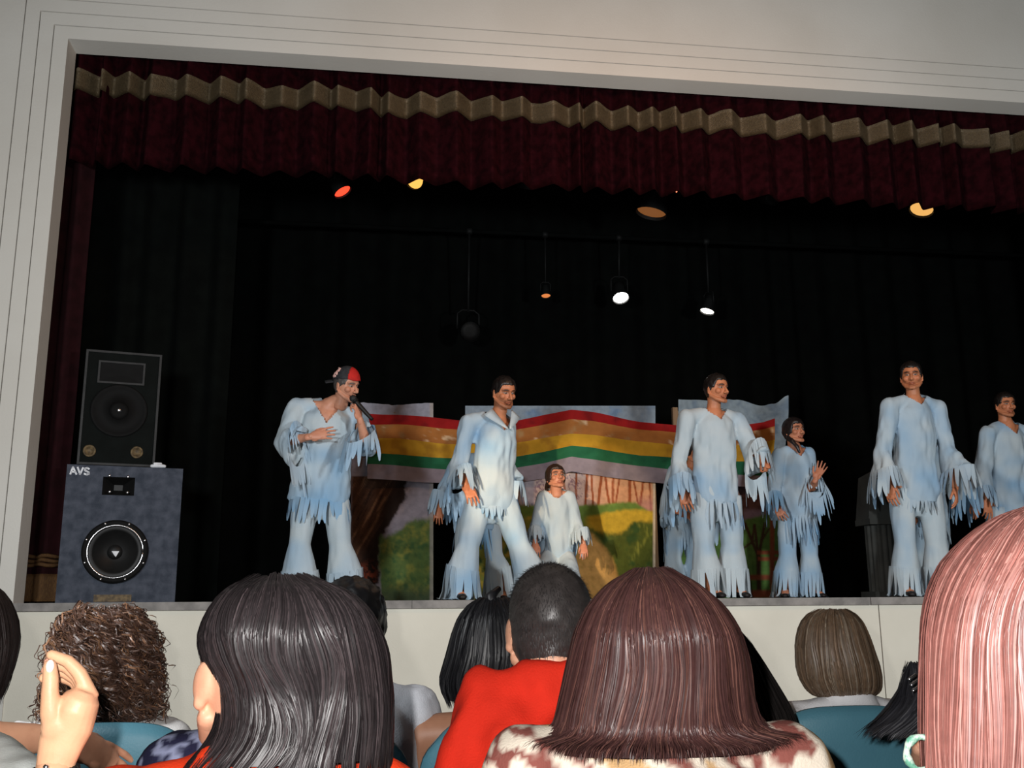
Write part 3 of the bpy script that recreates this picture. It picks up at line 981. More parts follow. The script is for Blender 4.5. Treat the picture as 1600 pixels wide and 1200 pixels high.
# ================================================================ people
SKIN_W = lin(222, 168, 138)
SKIN_T = lin(200, 130, 92)


def head_shape():
    """a head in its own frame: x to its right, y forward, z up, eyes near z = 0"""
    bm = bmesh.new()
    bmesh.ops.create_icosphere(bm, subdivisions=5, radius=1)
    bm.verts.index_update()
    n = np.array([v.co[:] for v in bm.verts])
    f = [[v.index for v in p.verts] for p in bm.faces]
    bm.free()
    x, y, z = n[:, 0] * .076, n[:, 1] * .096, n[:, 2] * .120
    t = np.clip(-n[:, 2], 0, 1)
    x = x * (1 - .30 * t ** 2)
    y = np.where(n[:, 1] < 0, y * (1 - .42 * t), y * (1 - .03 * t))
    y = np.where((n[:, 1] < 0) & (n[:, 2] > 0), y * 1.07, y)
    up_ = ss(0, .8, n[:, 2])
    x = x * (1 + .17 * up_); y = y * (1 + .09 * up_)
    fr = ss(.3, .9, n[:, 1])
    y = y - .006 * fr * ss(.35, .0, np.abs(n[:, 2]))
    for sx in (-1, 1):
        g = np.exp(-(((x - sx * .031) / .017) ** 2 + ((z - .002) / .012) ** 2)) * (y > .04)
        y = y - .012 * g
    return np.stack([x, y, z], 1), f


HEAD0, HEADF = head_shape()
_hm = MB()
_hm.add(HEAD0, HEADF)
_hm.tube([(0, .088, .008), (0, .104, -.016), (0, .116, -.037)], [.008, .0105, .0125], 10, rounded=True)
_hm.ell((0, .098, -.043), (.014, .014, .008))
for s_ in (-1, 1):
    _hm.ell((s_ * .012, .099, -.041), (.008, .012, .008))
    _hm.ell((s_ * .043, .060, -.026), (.024, .026, .024))
    _hm.ell((s_ * .030, .0745, .002), .0125)
    _hm.tube([(s_ * .066, .002, -.058), (s_ * .048, .045, -.088), (s_ * .012, .082, -.106)], [.016, .016, .017], 10, rounded=True)
    ear = np.array(Matrix.Rotation(s_ * -.35, 3, 'Z') @ Matrix.Rotation(.15, 3, 'X'))
    _hm.ell((s_ * .080, -.010, -.010), (.0085, .019, .031), ear)
    _hm.ell((s_ * .082, -.006, -.036), (.008, .010, .012), ear)
_hm.tube([(-.052, .070, .022), (-.028, .088, .025), (0, .093, .020), (.028, .088, .025), (.052, .070, .022)], [.008, .010, .009, .010, .008], 10, rounded=True)
_hm.tube([(-.025, .082, -.068), (-.01, .0955, -.0635), (.01, .0955, -.0635), (.025, .082, -.068)], [.004, .0065, .0065, .004], 8, rounded=True)
_hm.tube([(-.023, .082, -.073), (0, .0945, -.0775), (.023, .082, -.073)], [.004, .0075, .004], 8, rounded=True)
_hm.ell((0, .079, -.106), (.022, .020, .016))
_hm.tube([(0, -.022, -.06), (0, -.024, -.11), (0, -.03, -.15)], [.056, .053, .055], 18, rounded=True)
HV, HF, _ = remesh(_hm, .0034, 3, .4)


def head_colors(V, skin, hairc, beard=0.0, lips=.75, mouth_open=False):
    x, y, z = V[:, 0], V[:, 1], V[:, 2]
    ax = np.abs(x)
    c = np.repeat(np.array([skin], float), len(V), 0)
    fr = y > .045
    def put(m, k, colr):
        m = (np.clip(m, 0, 1) * k)[:, None]
        nonlocal c
        c = c * (1 - m) + np.array(colr)[None] * m
    put(ss(.035, .01, np.hypot(ax - .042, (z + .03) * 1.1)) * fr, .25, (skin[0] * 1.0, skin[1] * .72, skin[2] * .68))
    if beard:
        bd = ss(-.045, -.06, z) * (y > -.03) * ss(-.15, -.115, z)
        put(bd, beard * .55, tuple(.4 * s + .3 * h for s, h in zip(skin, hairc)))
        gt = (ss(.036, .026, ax) * ss(-.05, -.058, z) * fr)
        put(gt, beard * .6, tuple(.35 * s + .4 * h for s, h in zip(skin, hairc)))
    lp = ss(1.15, .8, np.hypot(x / .026, (z + .071) / .0115)) * fr
    put(lp, .8, (skin[0] * lips, skin[1] * .52, skin[2] * .52))
    put(ss(1.2, .6, np.hypot(x / .024, (z + .0705) / (.008 if mouth_open else .0025))) * fr, .85, (.03, .012, .01))
    e = ss(1.2, .85, np.hypot((ax - .031) / .0145, (z - .001) / .006)) * fr
    put(ss(1.5, .8, np.hypot((ax - .031) / .021, (z - .006) / .014)) * fr, .6, tuple(s * .40 for s in skin))  # socket shade put into the skin colour around the eyes
    put(e, .9, (.30, .27, .24))
    put(ss(1.15, .85, np.hypot(ax - .031, z - .001) / .0058) * fr, 1, (.02, .012, .008))
    br = ss(1.2, .8, np.hypot((ax - .034) / .024, (z - .0245 + .12 * np.abs(ax - .03)) / .0062)) * (y > .03)
    put(br, .9, hairc)
    return c


def head_matrix(fwd, tilt=0.0):
    f = unit(fwd)
    r = unit(np.cross(f, [0, 0, 1.0]))
    u = np.cross(r, f)
    if tilt:
        r, u = r * math.cos(tilt) + u * math.sin(tilt), u * math.cos(tilt) - r * math.sin(tilt)
    return np.stack([r, f, u], 1)       # columns


def hand_shape(curl=0.5, spread=.10, thumb_in=.3, grip=False):
    """a right hand, wrist at the origin, fingers along +y, back of the hand up (+z), thumb to -x"""
    mb = MB()
    mb.tube([(0, -.03, 0), (0, 0, 0), (-.002, .03, -.002), (.0, .062, -.002), (.0, .086, -.002)], [(.026, .019), (.028, .018), (.038, .017), (.042, .015), (.040, .012)], 16, ref=(1, 0, 0), rounded=True)
    mb.ell((-.024, .028, -.012), (.020, .032, .016))
    mb.ell((.026, .030, -.010), (.016, .032, .013))
    L = [(.040, .026, .021), (.045, .029, .022), (.042, .027, .022), (.033, .021, .019)]
    for k in range(4):
        x = -.0315 + .0212 * k
        y = .088 - (.006 if k == 3 else 0) + (.004 if k == 1 else 0)
        p = np.array([x, y - .012, -.002])
        ang = (k - 1.5) * spread
        b = 0.0
        pts, rad = [p], [.0098]
        pts.append(np.array([x + math.sin(ang) * .012, y, -.001])); rad.append(.0098)
        for j in range(3):
            b += curl * (0.75, 1.0, .7)[j] * (1 + .12 * (k - 1))
            d = np.array([math.sin(ang) * math.cos(b), math.cos(ang) * math.cos(b), -math.sin(b)])
            pts.append(pts[-1] + d * L[k][j]); rad.append((.0088, .0080, .0066)[j] * (.9 if k == 3 else 1))
        mb.tube(pts, rad, 10, rounded=True)
    p0 = np.array([-.022, .018, -.008])
    d1 = unit([-.62 + .3 * thumb_in, .72, -.25 - .3 * thumb_in])
    d2 = unit([-.30 + .6 * thumb_in, .9, -.25 - .5 * thumb_in])
    d3 = unit([-.10 + .9 * thumb_in, .9, -.25 - .6 * thumb_in])
    mb.tube([p0, p0 + d1 * .042, p0 + d1 * .042 + d2 * .032, p0 + d1 * .042 + d2 * .032 + d3 * .024], [.014, .0115, .0100, .0078], 10, rounded=True)
    v, f, _ = remesh(mb, .0033, 2, .4)
    return v, f


HANDS = {'relaxed': hand_shape(.38, .09, .25), 'open': hand_shape(.10, .17, -.1), 'fist': hand_shape(1.15, .02, .75), 'soft': hand_shape(.22, .10, .1)}


def place_hand(kind, wrist, tip, back, right=True, s=1.0):
    v, f = HANDS[kind]
    v = v.copy() * s
    if not right:
        v[:, 0] *= -1
        f = [q[::-1] for q in f]
    y = unit(V3(tip) - V3(wrist))
    b = V3(back) - y * np.dot(back, y)
    z = unit(b)
    x = np.cross(y, z)
    return V3(wrist) + v @ np.stack([x, y, z], 0), f


class Join:
    def __init__(self):
        self.v, self.f, self.c, self.n = [], [], [], 0

    def add(self, v, f, c):
        v = np.asarray(v, float)
        c = np.asarray(c, float)
        if c.ndim == 1:
            c = np.repeat(c[None], len(v), 0)
        self.v.append(v); self.c.append(c)
        n = self.n
        self.f.extend([tuple(i + n for i in q) for q in f])
        self.n += len(v)

    def out(self):
        return np.concatenate(self.v), self.f, np.concatenate(self.c)


def body_mesh(J, skin, hairc, s=1.0, voxel=.010, beard=0.0, hands=('relaxed', 'relaxed'), backs=None, hs=None, mouth_open=False, shoes=True, hand_s=None):
    """one continuous figure: trunk, limbs, neck, head with a face, and two hands.
    A = limb on the figure's own right, B = on its left."""
    hs = hs or s
    out = Join()
    rt = unit(J['shA'] - J['shB'])          # towards figure's own right
    mb = MB()
    pel = 0.5 * (J['hipA'] + J['hipB'])
    nk = J['neck']
    sp = lambda t: pel + (nk - pel) * t
    mb.tube([pel - unit(nk - pel) * .07 * s, pel, sp(.3), sp(.62), sp(.86), sp(.98)],
            [(.12 * s, .085 * s), (.155 * s, .105 * s), (.135 * s, .095 * s), (.160 * s, .108 * s), (.135 * s, .085 * s), (.06 * s, .055 * s)], 20, ref=rt, rounded=True)
    for k in 'AB':
        sh, el, wr = J['sh' + k], J['el' + k], J['wr' + k]
        mb.tube([nk + (sh - nk) * .15 - (0, 0, .03 * s), sh], [.050 * s, .056 * s], 12, rounded=True)
        mb.tube([sh, sh + (el - sh) * .45, el], [.055 * s, .048 * s, .040 * s], 12, rounded=True)
        mb.tube([el, el + (wr - el) * .35, wr], [.041 * s, .042 * s, .027 * s], 12, rounded=True)
        hp, kn, an = J['hip' + k], J['kn' + k], J['an' + k]
        mb.tube([hp, hp + (kn - hp) * .5, kn], [.088 * s, .075 * s, .056 * s], 12, rounded=True)
        mb.tube([kn, kn + (an - kn) * .35, an], [.055 * s, .056 * s, .036 * s], 12, rounded=True)
        toe = J['toe' + k]
        mb.tube([an + (0, 0, -.02 * s), an * .4 + toe * .6 + (0, 0, .0), toe], [(.036 * s, .042 * s), (.042 * s, .034 * s), (.036 * s, .022 * s)], 12, ref=np.cross(unit(toe - an), [0, 0, 1.0]) + 1e-3, rounded=True)
    HM = J['HM']
    hc = J['head']
    base = hc + HM @ (np.array([0, -.026, -.115]) * hs)
    mb.tube([base, base * .5 + nk * .5, nk - unit(nk - pel) * .04], [.053 * hs, .054 * hs, .075 * s], 16, rounded=True)
    v, f, _ = remesh(mb, voxel, 4, .5)
    out.add(v, f, skin)
    out.add(hc + (HV * hs) @ HM.T, HF, head_colors(HV, skin, hairc, beard, mouth_open=mouth_open))
    for i, k in enumerate('AB'):
        if hands[i]:
            hv, hf = place_hand(hands[i], J['wr' + k], J['tip' + k], (backs or {}).get(k, (0, -1, .2)), k == 'A', hand_s or s)
            out.add(hv, hf, np.array(skin) * (1.0, .93, .92))
    return out.out()


def strips(rings, L, n, seed, width=1.0, down=(0, 0, -1), flare=.15, zmin=None, jag=.35, colf=None):
    """a fringe of cut cloth strips hanging from an elliptical edge: rings = (centre, side, other, ra, rb)"""
    r = random.Random(seed)
    c, sd, ot, ra, rb = rings
    V, F = [], []
    per = math.pi * (ra + rb)
    w = per / n * width
    dn = unit(down)
    for k in range(n):
        a = 2 * math.pi * (k + r.uniform(-.2, .2)) / n
        p = c + sd * math.cos(a) * ra + ot * math.sin(a) * rb
        outd = unit(sd * math.cos(a) * ra + ot * math.sin(a) * rb)
        tg = unit(-sd * math.sin(a) * ra + ot * math.cos(a) * rb)
        l = L * (1 + r.uniform(-jag, jag))
        sw = r.uniform(-.22, .22); fl = flare * r.uniform(.2, 1.5)
        tw = r.uniform(-.9, .9)
        o = len(V)
        m = 6
        q = p + outd * .0015 - dn * .03
        d = dn
        for j in range(m):
            t = j / (m - 1)
            ww = w * .5 * (1 - .45 * t ** 2) * (1 if j < m - 1 else .5)
            tt = unit(tg * math.cos(tw * t) + outd * math.sin(tw * t))
            V += [q - tt * ww, q + tt * ww]
            dd = unit(dn + outd * fl * (1 - t * .7) + tg * (sw * math.sin(t * 3.0 + k)))
            q = q + dd * (l + .03) / (m - 1)
            if zmin is not None and q[2] < zmin:
                q[2] = zmin + r.uniform(0, .01); q = q + outd * .012
        for j in range(m - 1):
            F.append((o + 2 * j, o + 2 * j + 1, o + 2 * j + 3, o + 2 * j + 2))
    return np.array(V), F


COST_A, COST_B = lin(188, 200, 205), lin(122, 168, 204)


def blue_mix(V, seed, blue=0.25):  # mixes the pale and the blue cloth tone by noise
    b = np.clip(blue + .55 * vnoise(V, 3.2, seed) + .3 * vnoise(V, 9.0, seed + 1), 0, 1)[:, None]
    return np.array([COST_A]) * (1 - b) + np.array([COST_B]) * b


def clean_open(v, f, nrm, opens):
    """delete the end caps so sleeves and hems are open"""
    F = np.array([q if len(q) == 4 else (*q, q[-1]) for q in f])
    cen = v[F].mean(1)
    fn = unit3(nrm[F].mean(1))
    kill = np.zeros(len(F), bool)
    for (c, ax, rad) in opens:
        d = cen - c
        h = d @ ax
        rr = np.linalg.norm(d - h[:, None] * ax, axis=1)
        kill |= (h > -.022) & (h < .05) & (rr < rad * 1.2) & (fn @ ax > .42)
    return kill, cen


def unit3(a):
    return a / (np.linalg.norm(a, axis=1, keepdims=True) + 1e-9)


def take(v, f, kill, col):
    keep = [q for q, k in zip(f, kill) if not k]
    used = np.zeros(len(v), bool)
    for q in keep:
        used[list(q)] = True
    idx = np.cumsum(used) - 1
    return v[used], [tuple(int(idx[i]) for i in q) for q in keep], col[used]


def tunic(J, root, seed, s=1.0, hem=.20, w=1.0, cuff=.72, flare=.10, fringe=True, hemL=.11, cuffL=.12, vneck=.12, vw=.085, blue=.25, material=None, name='tunic', fold=.015, color=None, sleeve=1.0, voxel=.0105, topcut=True, yoke=True):
    rt = unit(J['shA'] - J['shB'])
    pel = 0.5 * (J['hipA'] + J['hipB'])
    nk = J['neck']
    up = unit(nk - pel)
    fw = unit(np.cross(up, rt))
    rt = unit(np.cross(fw, up))
    bot = pel - up * (hem - .10) * s
    sp = lambda t: bot + (nk - bot) * t
    mb = MB()
    hemr = (.205 * s * w, .155 * s * w)
    mb.tube([bot, sp(.2), sp(.45), sp(.7), sp(.86), sp(.955), nk + up * .04 * s],
            [hemr, (.200 * s * w, .150 * s * w), (.182 * s * w, .138 * s * w), (.190 * s * w, .140 * s * w), (.165 * s * w, .120 * s * w), (.10 * s, .088 * s), (.066 * s, .066 * s)], 24, ref=rt)
    opens = [(bot, -up, .25 * s * w)]
    cuffs = []
    for k in 'AB':
        sh, el, wr = J['sh' + k], J['el' + k], J['wr' + k]
        if yoke: mb.tube([nk + (sh - nk) * .22 - up * .008 * s, sh + (0, 0, -.0)], [.056 * s, .070 * s], 14, rounded=True)
        if sleeve > .3: mb.tube([sh, sh + (el - sh) * .5, el], [.078 * s * sleeve, .074 * s * sleeve, .068 * s * sleeve], 14, rounded=True)
        if cuff > 0:
            ce = el + (wr - el) * cuff
            ax = unit(wr - el)
            dz = np.array([0, 0, -1.0])
            oth = dz - ax * np.dot(dz, ax)
            if np.linalg.norm(oth) < .2:
                oth = fw - ax * np.dot(fw, ax)
            oth = unit(oth)
            sid = np.cross(ax, oth)
            r1 = (.055 + flare * .35) * s; r2 = (.06 + flare) * s
            cd = ce + oth * flare * .55 * s
            mb.tube([el - ax * .02, el + (cd - el) * .5, cd], [(.068 * s, .068 * s), ((.055 + .15 * flare) * s, (.066 + .5 * flare) * s), (r1, r2)], 16, ref=sid)
            opens.append((cd, ax, r2))
            cuffs.append((cd, sid, np.cross(ax, sid), r1, r2))
    v, f, nrm = remesh(mb, voxel, 5, .5)
    # folds: long, hanging along the body
    q = np.stack([v @ rt, v @ fw, (v @ up) * .28], 1)
    amp = fold * (0.4 + .6 * ss(0, -.35, (v - nk) @ up))
    q3 = np.stack([v @ rt + .5 * (v @ up), v @ fw, (v @ up) * .5 - .4 * (v @ rt)], 1)
    v2 = v + nrm * (amp * vnoise(q, 13, seed) + amp * .7 * vnoise(q, 27, seed + 2) + amp * .6 * vnoise(q3, 17, seed + 7))[:, None]
    kill, cen = clean_open(v, f, nrm, opens[:1])
    d = cen - nk
    x, y, z = d @ rt, d @ fw, d @ up
    inside = (np.hypot(x / (.215 * s * w), y / (.168 * s * w)) < 1) & (z < .03)
    k2, _ = clean_open(v, f, nrm, opens[1:]) if len(opens) > 1 else (np.zeros(len(kill), bool), 0)
    kill |= k2 & ~inside
    if vneck:
        kill |= (z > -vneck * s) & (np.abs(x) < vw * s * (z + vneck * s) / (vneck * s)) & (y > -.01) & (z < .12)
    if topcut:
        kill |= (np.hypot(x, y) < .073 * s) & (z > -.03 * s) & (fw_dot(nrm, f, up) > .3)
    if callable(color):
        col = color(v)
    elif color is not None:
        col = np.repeat(np.array([color], float), len(v), 0)
    else:
        col = blue_mix(v, seed, blue)
        low = ss(.22, -.02, (v - bot) @ up) * .5  # bluer towards the hem
        col = col * (1 - low[:, None] * .6) + np.array([COST_B]) * low[:, None] * .6
    a, b, c = take(v2, f, kill, col)
    out = Join()
    out.add(a, b, c)
    if fringe:
        sv, sf = strips((bot, rt, -np.cross(rt, up), hemr[0] * .985, hemr[1] * .985), hemL, 38, seed, 1.12, flare=.16)
        out.add(sv, sf, blue_mix(sv, seed, blue + .22))
        for i, cf in enumerate(cuffs):
            sv, sf = strips(cf, cuffL, 22, seed + 11 + i, 1.2, down=(0, 0, -1) + .25 * unit(opens[1 + i][1]), flare=.28)
            out.add(sv, sf, blue_mix(sv, seed, blue + .12))
    V, F, Cc = out.out()
    return obj(name, (V, F), material or M_cost, root, col=Cc)


def fw_dot(nrm, f, up):
    F = np.array([q if len(q) == 4 else (*q, q[-1]) for q in f])
    return unit3(nrm[F].mean(1)) @ up


def trousers(J, root, seed, s=1.0, hemfrac=.62, flare=.10, fringeL=.27, blue=.25, material=None, name='trousers', n=11, color=None, zmin=STAGE + .006, w=1.0):
    rt = unit(J['shA'] - J['shB'])
    pel = 0.5 * (J['hipA'] + J['hipB'])
    up = unit(J['neck'] - pel)
    mb = MB()
    mb.tube([pel + up * .10 * s, pel, pel - up * .08 * s], [(.165 * s * w, .12 * s * w), (.185 * s * w, .135 * s * w), (.15 * s * w, .12 * s * w)], 20, ref=rt, rounded=True)
    opens, rings = [], []
    for k in 'AB':
        hp, kn, an = J['hip' + k], J['kn' + k], J['an' + k]
        he = kn + (an - kn) * hemfrac
        ax = unit(an - kn)
        mb.tube([hp - (hp - pel) * .12, hp + (kn - hp) * .5, kn, kn + (he - kn) * .5, he],
                [.112 * s * w, .102 * s * w, .084 * s, (.084 + flare * .25) * s, (.084 + flare * .5) * s], 18, ref=rt)
        opens.append((he, ax, .15 * s))
        sd = unit(rt - ax * np.dot(rt, ax))
        rings.append((he, sd, np.cross(ax, sd), (.082 + flare * .5) * s, (.082 + flare * .5) * s))
    v, f, nrm = remesh(mb, .0115, 5, .5)
    q = np.stack([v[:, 0], v[:, 1], v[:, 2] * .22], 1)
    v2 = v + nrm * (.008 * vnoise(q, 15, seed) + .004 * vnoise(q, 31, seed))[:, None]
    kill, cen = clean_open(v, f, nrm, opens)
    col = blue_mix(v, seed + 3, blue - .12) if color is None else np.repeat(np.array([color], float), len(v), 0)
    a, b, c = take(v2, f, kill, col)
    out = Join()
    out.add(a, b, c)
    if fringeL:
        for i, rg in enumerate(rings):
            sv, sf = strips(rg, fringeL, n * 2, seed + i, 1.25, flare=flare * 1.1, zmin=zmin, jag=.16, down=(0, 0, -1.0) + .5 * opens[i][1])
            out.add(sv, sf, blue_mix(sv, seed + 3, blue - .08))
    V, F, Cc = out.out()
    return obj(name, (V, F), material or M_cost, root, col=Cc)


def shoes(J, root, s=1.0, m=None):
    for k in 'AB':
        an, toe = J['an' + k], J['toe' + k]
        mb = MB()
        rf = unit(np.cross(unit(toe - an) , [0, 0, 1.0]))
        d = unit((toe - an) * (1, 1, 0))
        heel = an - d * .045 * s
        z = min(an[2], toe[2]) - .0
        fl = np.array([1, 1, 0])
        zf = J.get('floor', STAGE)
        mb.tube([heel * fl + (0, 0, zf + .035 * s), an * fl + d * .03 + (0, 0, zf + .042 * s), an * .45 * fl + toe * .55 * fl + (0, 0, zf + .036 * s), toe * fl + d * .02 + (0, 0, zf + .024 * s)],
                [(.034 * s, .032 * s), (.038 * s, .040 * s), (.047 * s, .034 * s), (.036 * s, .022 * s)], 16, ref=rf, rounded=True)
        v, f, _ = remesh(mb, .007, 2)
        v[:, 2] = np.maximum(v[:, 2], zf + .002)
        obj('shoe', (v, f), M_shoe, root)


def cap_hair(J, root, seed, color, line_front=.062, line_side=.0, line_back=-.075, puff=.010, hs=1.0, rough=.004, name='hair'):
    """short hair: a shell over the skull with a hairline and tufted relief"""
    n = unit3(HEAD0)
    y, z = HEAD0[:, 1], HEAD0[:, 2]
    line = np.where(y > .04, line_side + (line_front - line_side) * ss(.04, .075, y), line_back + (line_side - line_back) * ss(-.05, .035, y))
    line = line + .006 * vnoise(HEAD0, 60, seed)
    h = ss(-.004, .012, z - line)
    off = puff * (.35 + .65 * h) + rough * vnoise(HEAD0 * (1, 1, .5), 75, seed + 1) * h + .6 * rough * vnoise(HEAD0, 150, seed + 2)
    P = HEAD0 + n * off[:, None]
    F = [q for q in HEADF if all(z[i] > line[i] - .004 for i in q)]
    used = sorted({i for q in F for i in q})
    mp = {i: k for k, i in enumerate(used)}
    P = P[used]
    inner = HEAD0[used] + n[used] * .0005
    F2 = [tuple(mp[i] for i in q) for q in F]
    nn = len(P)
    cnt = {}
    for q in F2:
        for a, b in zip(q, q[1:] + q[:1]):
            cnt[(a, b)] = 1
    E_ = [e for e in cnt if (e[1], e[0]) not in cnt]
    V = np.concatenate([P, inner])
    FF = F2 + [(b, a, a + nn, b + nn) for a, b in E_]
    col = np.array([color]) * (1 + .25 * vnoise(V, 90, seed))[:, None]
    W = J['head'] + (V * hs) @ J['HM'].T
    return obj(name, (W, FF), M_hair, root, col=col)


def joints(d, Y0, floor=STAGE):
    """photo pixel + depth offset -> world joints.  d: name -> (px, py, dy)"""
    J = {}
    for k, q in d.items():
        J[k] = at(q[0], q[1], Y0 + (q[2] if len(q) > 2 else 0))
    J['floor'] = floor
    return J
# ================================================================ performers on stage
GRP = 'performers in fringed pale blue costumes'


def performer(label, d, Y0, face, toes=(0, -1), s=1.0, hs=1.0, skin=SKIN_T, hairc=(0.012, 0.009, 0.008), beard=0.0, seed=1, hands=('relaxed', 'relaxed'),
              backs=None, kneel=False, tilt=0.0, tun={}, trs={}, mouth_open=False, hair=True, hair_kw={}, pants=True, hand_s=None):
    J = joints(d, Y0)
    for k in 'AB':
        if not kneel:
            J['an' + k][2] = STAGE + .085
            t = np.array([toes[0], toes[1], 0.0]) if not isinstance(toes, dict) else np.array([*toes[k], 0.0])
            J['toe' + k] = J['an' + k] + unit(t) * .15 * s
            J['toe' + k][2] = STAGE + .03
    J['HM'] = head_matrix(face, tilt)
    base = 0.5 * (J['anA'] + J['anB'])
    root = empty('person', (base[0], base[1], STAGE), label, 'person')
    v, f, c = body_mesh(J, skin, hairc, s, hands=hands, backs=backs, hs=hs, beard=beard, mouth_open=mouth_open, hand_s=hand_s)
    v[:, 2] = np.maximum(v[:, 2], STAGE + .004)
    obj('body', (v, f), M_skin, root, col=c)
    tunic(J, root, seed, s, **tun)
    if pants:
        trousers(J, root, seed + 40, s, **trs)
    if not kneel:
        shoes(J, root, s)
    if hair:
        cap_hair(J, root, seed, hairc, hs=hs, **hair_kw)
    return root, J


# man with the cap, bending to the microphone
root, J = performer('performer in a red and black cap singing into a microphone, hand on chest',
    dict(head=(541, 602, -.10), neck=(514, 629, -.0), shA=(464, 636, .02), shB=(562, 657, .04), elA=(444, 690, -.06), wrA=(486, 682, -.24), tipA=(530, 672, -.27),
         elB=(574, 702, -.10), wrB=(562, 654, -.22), tipB=(556, 622, -.26), hipA=(478, 768, .08), hipB=(524, 772, .08), knA=(468, 850, .02), knB=(532, 850, .02), anA=(468, 930, .06), anB=(542, 930, .06)),
    WALL + .62, face=(.74, -.62, -.24), toes=dict(A=(-.2, -1), B=(.4, -1)), seed=3, hands=('soft', 'fist'), backs=dict(A=(.1, -1, .25), B=(.75, -.55, .1)), tilt=-.10, beard=.35,
    skin=lin(204, 146, 118), hairc=(.09, .08, .075), hair_kw=dict(puff=.007), tun=dict(hem=.17, cuff=.5, flare=.115, hemL=.13, cuffL=.17, vneck=.17, vw=.12, w=1.12, blue=.15), trs=dict(flare=.11, blue=.16, hemfrac=.66, fringeL=.22), mouth_open=True, hs=1.04)
H, HM = J['head'], J['HM']
# cap worn backwards: crown in two colours, brim behind, emblem and button
M_capred = mat('red cap cloth', (0.55, 0.02, 0.015), (0.42, 0.015, 0.012), 40, .8, .2, 300)
M_capblk = mat('charcoal cap cloth', (0.035, 0.037, 0.042), (0.022, 0.023, 0.027), 40, .8, .2, 300)
n_ = unit3(HEAD0)
P = HEAD0 + n_ * .017
P[:, 2] += .010 * ss(.06, .12, P[:, 2])
zl = .043 + .014 * ss(.06, -.09, P[:, 1]) * -1
for nm, m_, sel in (('cap_crown', M_capblk, -1), ('cap_front', M_capred, 1)):
    # the red cloth covers the half towards his brow
    q_ = P[:, 1] - .55 * P[:, 0] - .030
    F = [q for q in HEADF if min(P[i][2] - zl[i] for i in q) > 0 and (np.mean([q_[i] for i in q]) > 0) == (sel > 0)]
    us = sorted({i for q in F for i in q}); mp = {i: k for k, i in enumerate(us)}
    o = obj(nm, (H + (P[us] * 1.04) @ HM.T, [tuple(mp[i] for i in q) for q in F]), m_, root)
    so = o.modifiers.new('t', 'SOLIDIFY'); so.thickness = .004; so.offset = -1
mb = MB()
bv = []
for i, a in enumerate(np.linspace(-1.0, 1.0, 15)):
    for r0, zz in ((.092, .034), (.115, .030), (.142, .024), (.165, .017)):
        k_ = 1 if r0 < .1 else math.cos(a * .55)
        ang = math.pi * 1.5 + a
        x_, y_ = math.cos(ang) * (r0 if r0 < .1 else .095 + (r0 - .095) * k_), math.sin(ang) * (.108 + (r0 - .092) * k_)
        bv.append((x_, y_, zz - .02 * a * a))
bf = [(i * 4 + j, i * 4 + j + 1, i * 4 + 5 + j, i * 4 + 4 + j) for i in range(14) for j in range(3)]
o = obj('cap_brim', (H + np.array(bv) @ HM.T, bf), M_capblk, root)
so = o.modifiers.new('t', 'SOLIDIFY'); so.thickness = .005
# emblem: a small white and pink figure on the side of the crown
M_embl = mat('pale emblem thread', (.72, .5, .45), (.6, .3, .26), 200, .7)
def on_cap(u, w):
    d_ = unit(np.array([math.cos(w) * math.cos(u), math.cos(w) * math.sin(u), math.sin(w)]))
    i_ = np.argmax(n_ @ d_)
    return H + ((P[i_] * 1.04 + n_[i_] * .003)) @ HM.T
for pts in ([(-.62, .98), (-.40, 1.02), (-.30, .84)], [(-.40, 1.0), (-.62, .70), (-.70, .52)], [(-.50, .84), (-.34, .66)], [(-.80, .55), (-.62, .50), (-.46, .53)]):
    mb = MB(); mb.tube([on_cap(*p_) for p_ in pts], [.0085] * len(pts), 8, rounded=True)
    obj('emblem_stitch', mb, M_embl, root)
# microphone, held in the fist
m0, m1 = at(551, 622, WALL + .62 - .25), at(582, 656, WALL + .62 - .27)
mc = empty('microphone', m1, 'black handheld microphone held up to the singer in the cap', 'microphone')
ax = unit(m1 - m0)
mb = MB(); mb.tube([m0 + ax * .03, m0 + ax * .05, m1 - ax * .02, m1], [.020, .0195, .0145, .013], 14); obj('handle', mb, M_blackplastic, mc)
mb = MB(); mb.ell(m0 + ax * .005, .028); obj('grille', mb, M_trimgrey, mc)
mb = MB(); mb.tube([m0 + ax * .026, m0 + ax * .034], [.0275, .0275], 14); obj('collar_ring', mb, M_blackplastic, mc)

# man with the open collar, striding
root, J = performer('performer with a goatee and wide open collar striding before the rainbow banner, arm swung low',
    dict(head=(787, 613, -.06), neck=(778, 648, 0), shA=(732, 661, -.04), shB=(792, 665, .12), elA=(716, 726, -.06), wrA=(728, 757, -.20), tipA=(742, 785, -.26),
         elB=(792, 728, .20), wrB=(788, 768, .24), tipB=(786, 790, .24), hipA=(748, 775, .02), hipB=(786, 778, .08), knA=(732, 852, -.04), knB=(810, 852, .04), anA=(716, 930, .0), anB=(838, 930, .1)),
    WALL + .55, face=(.40, -.84, -.26), toes=dict(A=(.1, -1), B=(.6, -1)), seed=11, hands=('relaxed', 'relaxed'), backs=dict(A=(.1, -1, .2), B=(0, 1, .1)), beard=1.0,
    tun=dict(hem=.20, cuff=.62, flare=.10, hemL=.06, cuffL=.15, vneck=.13, vw=.115, w=.95, blue=.34), trs=dict(flare=.085, fringeL=.30, blue=.3, hemfrac=.60, n=7), hs=1.04, tilt=-.06)
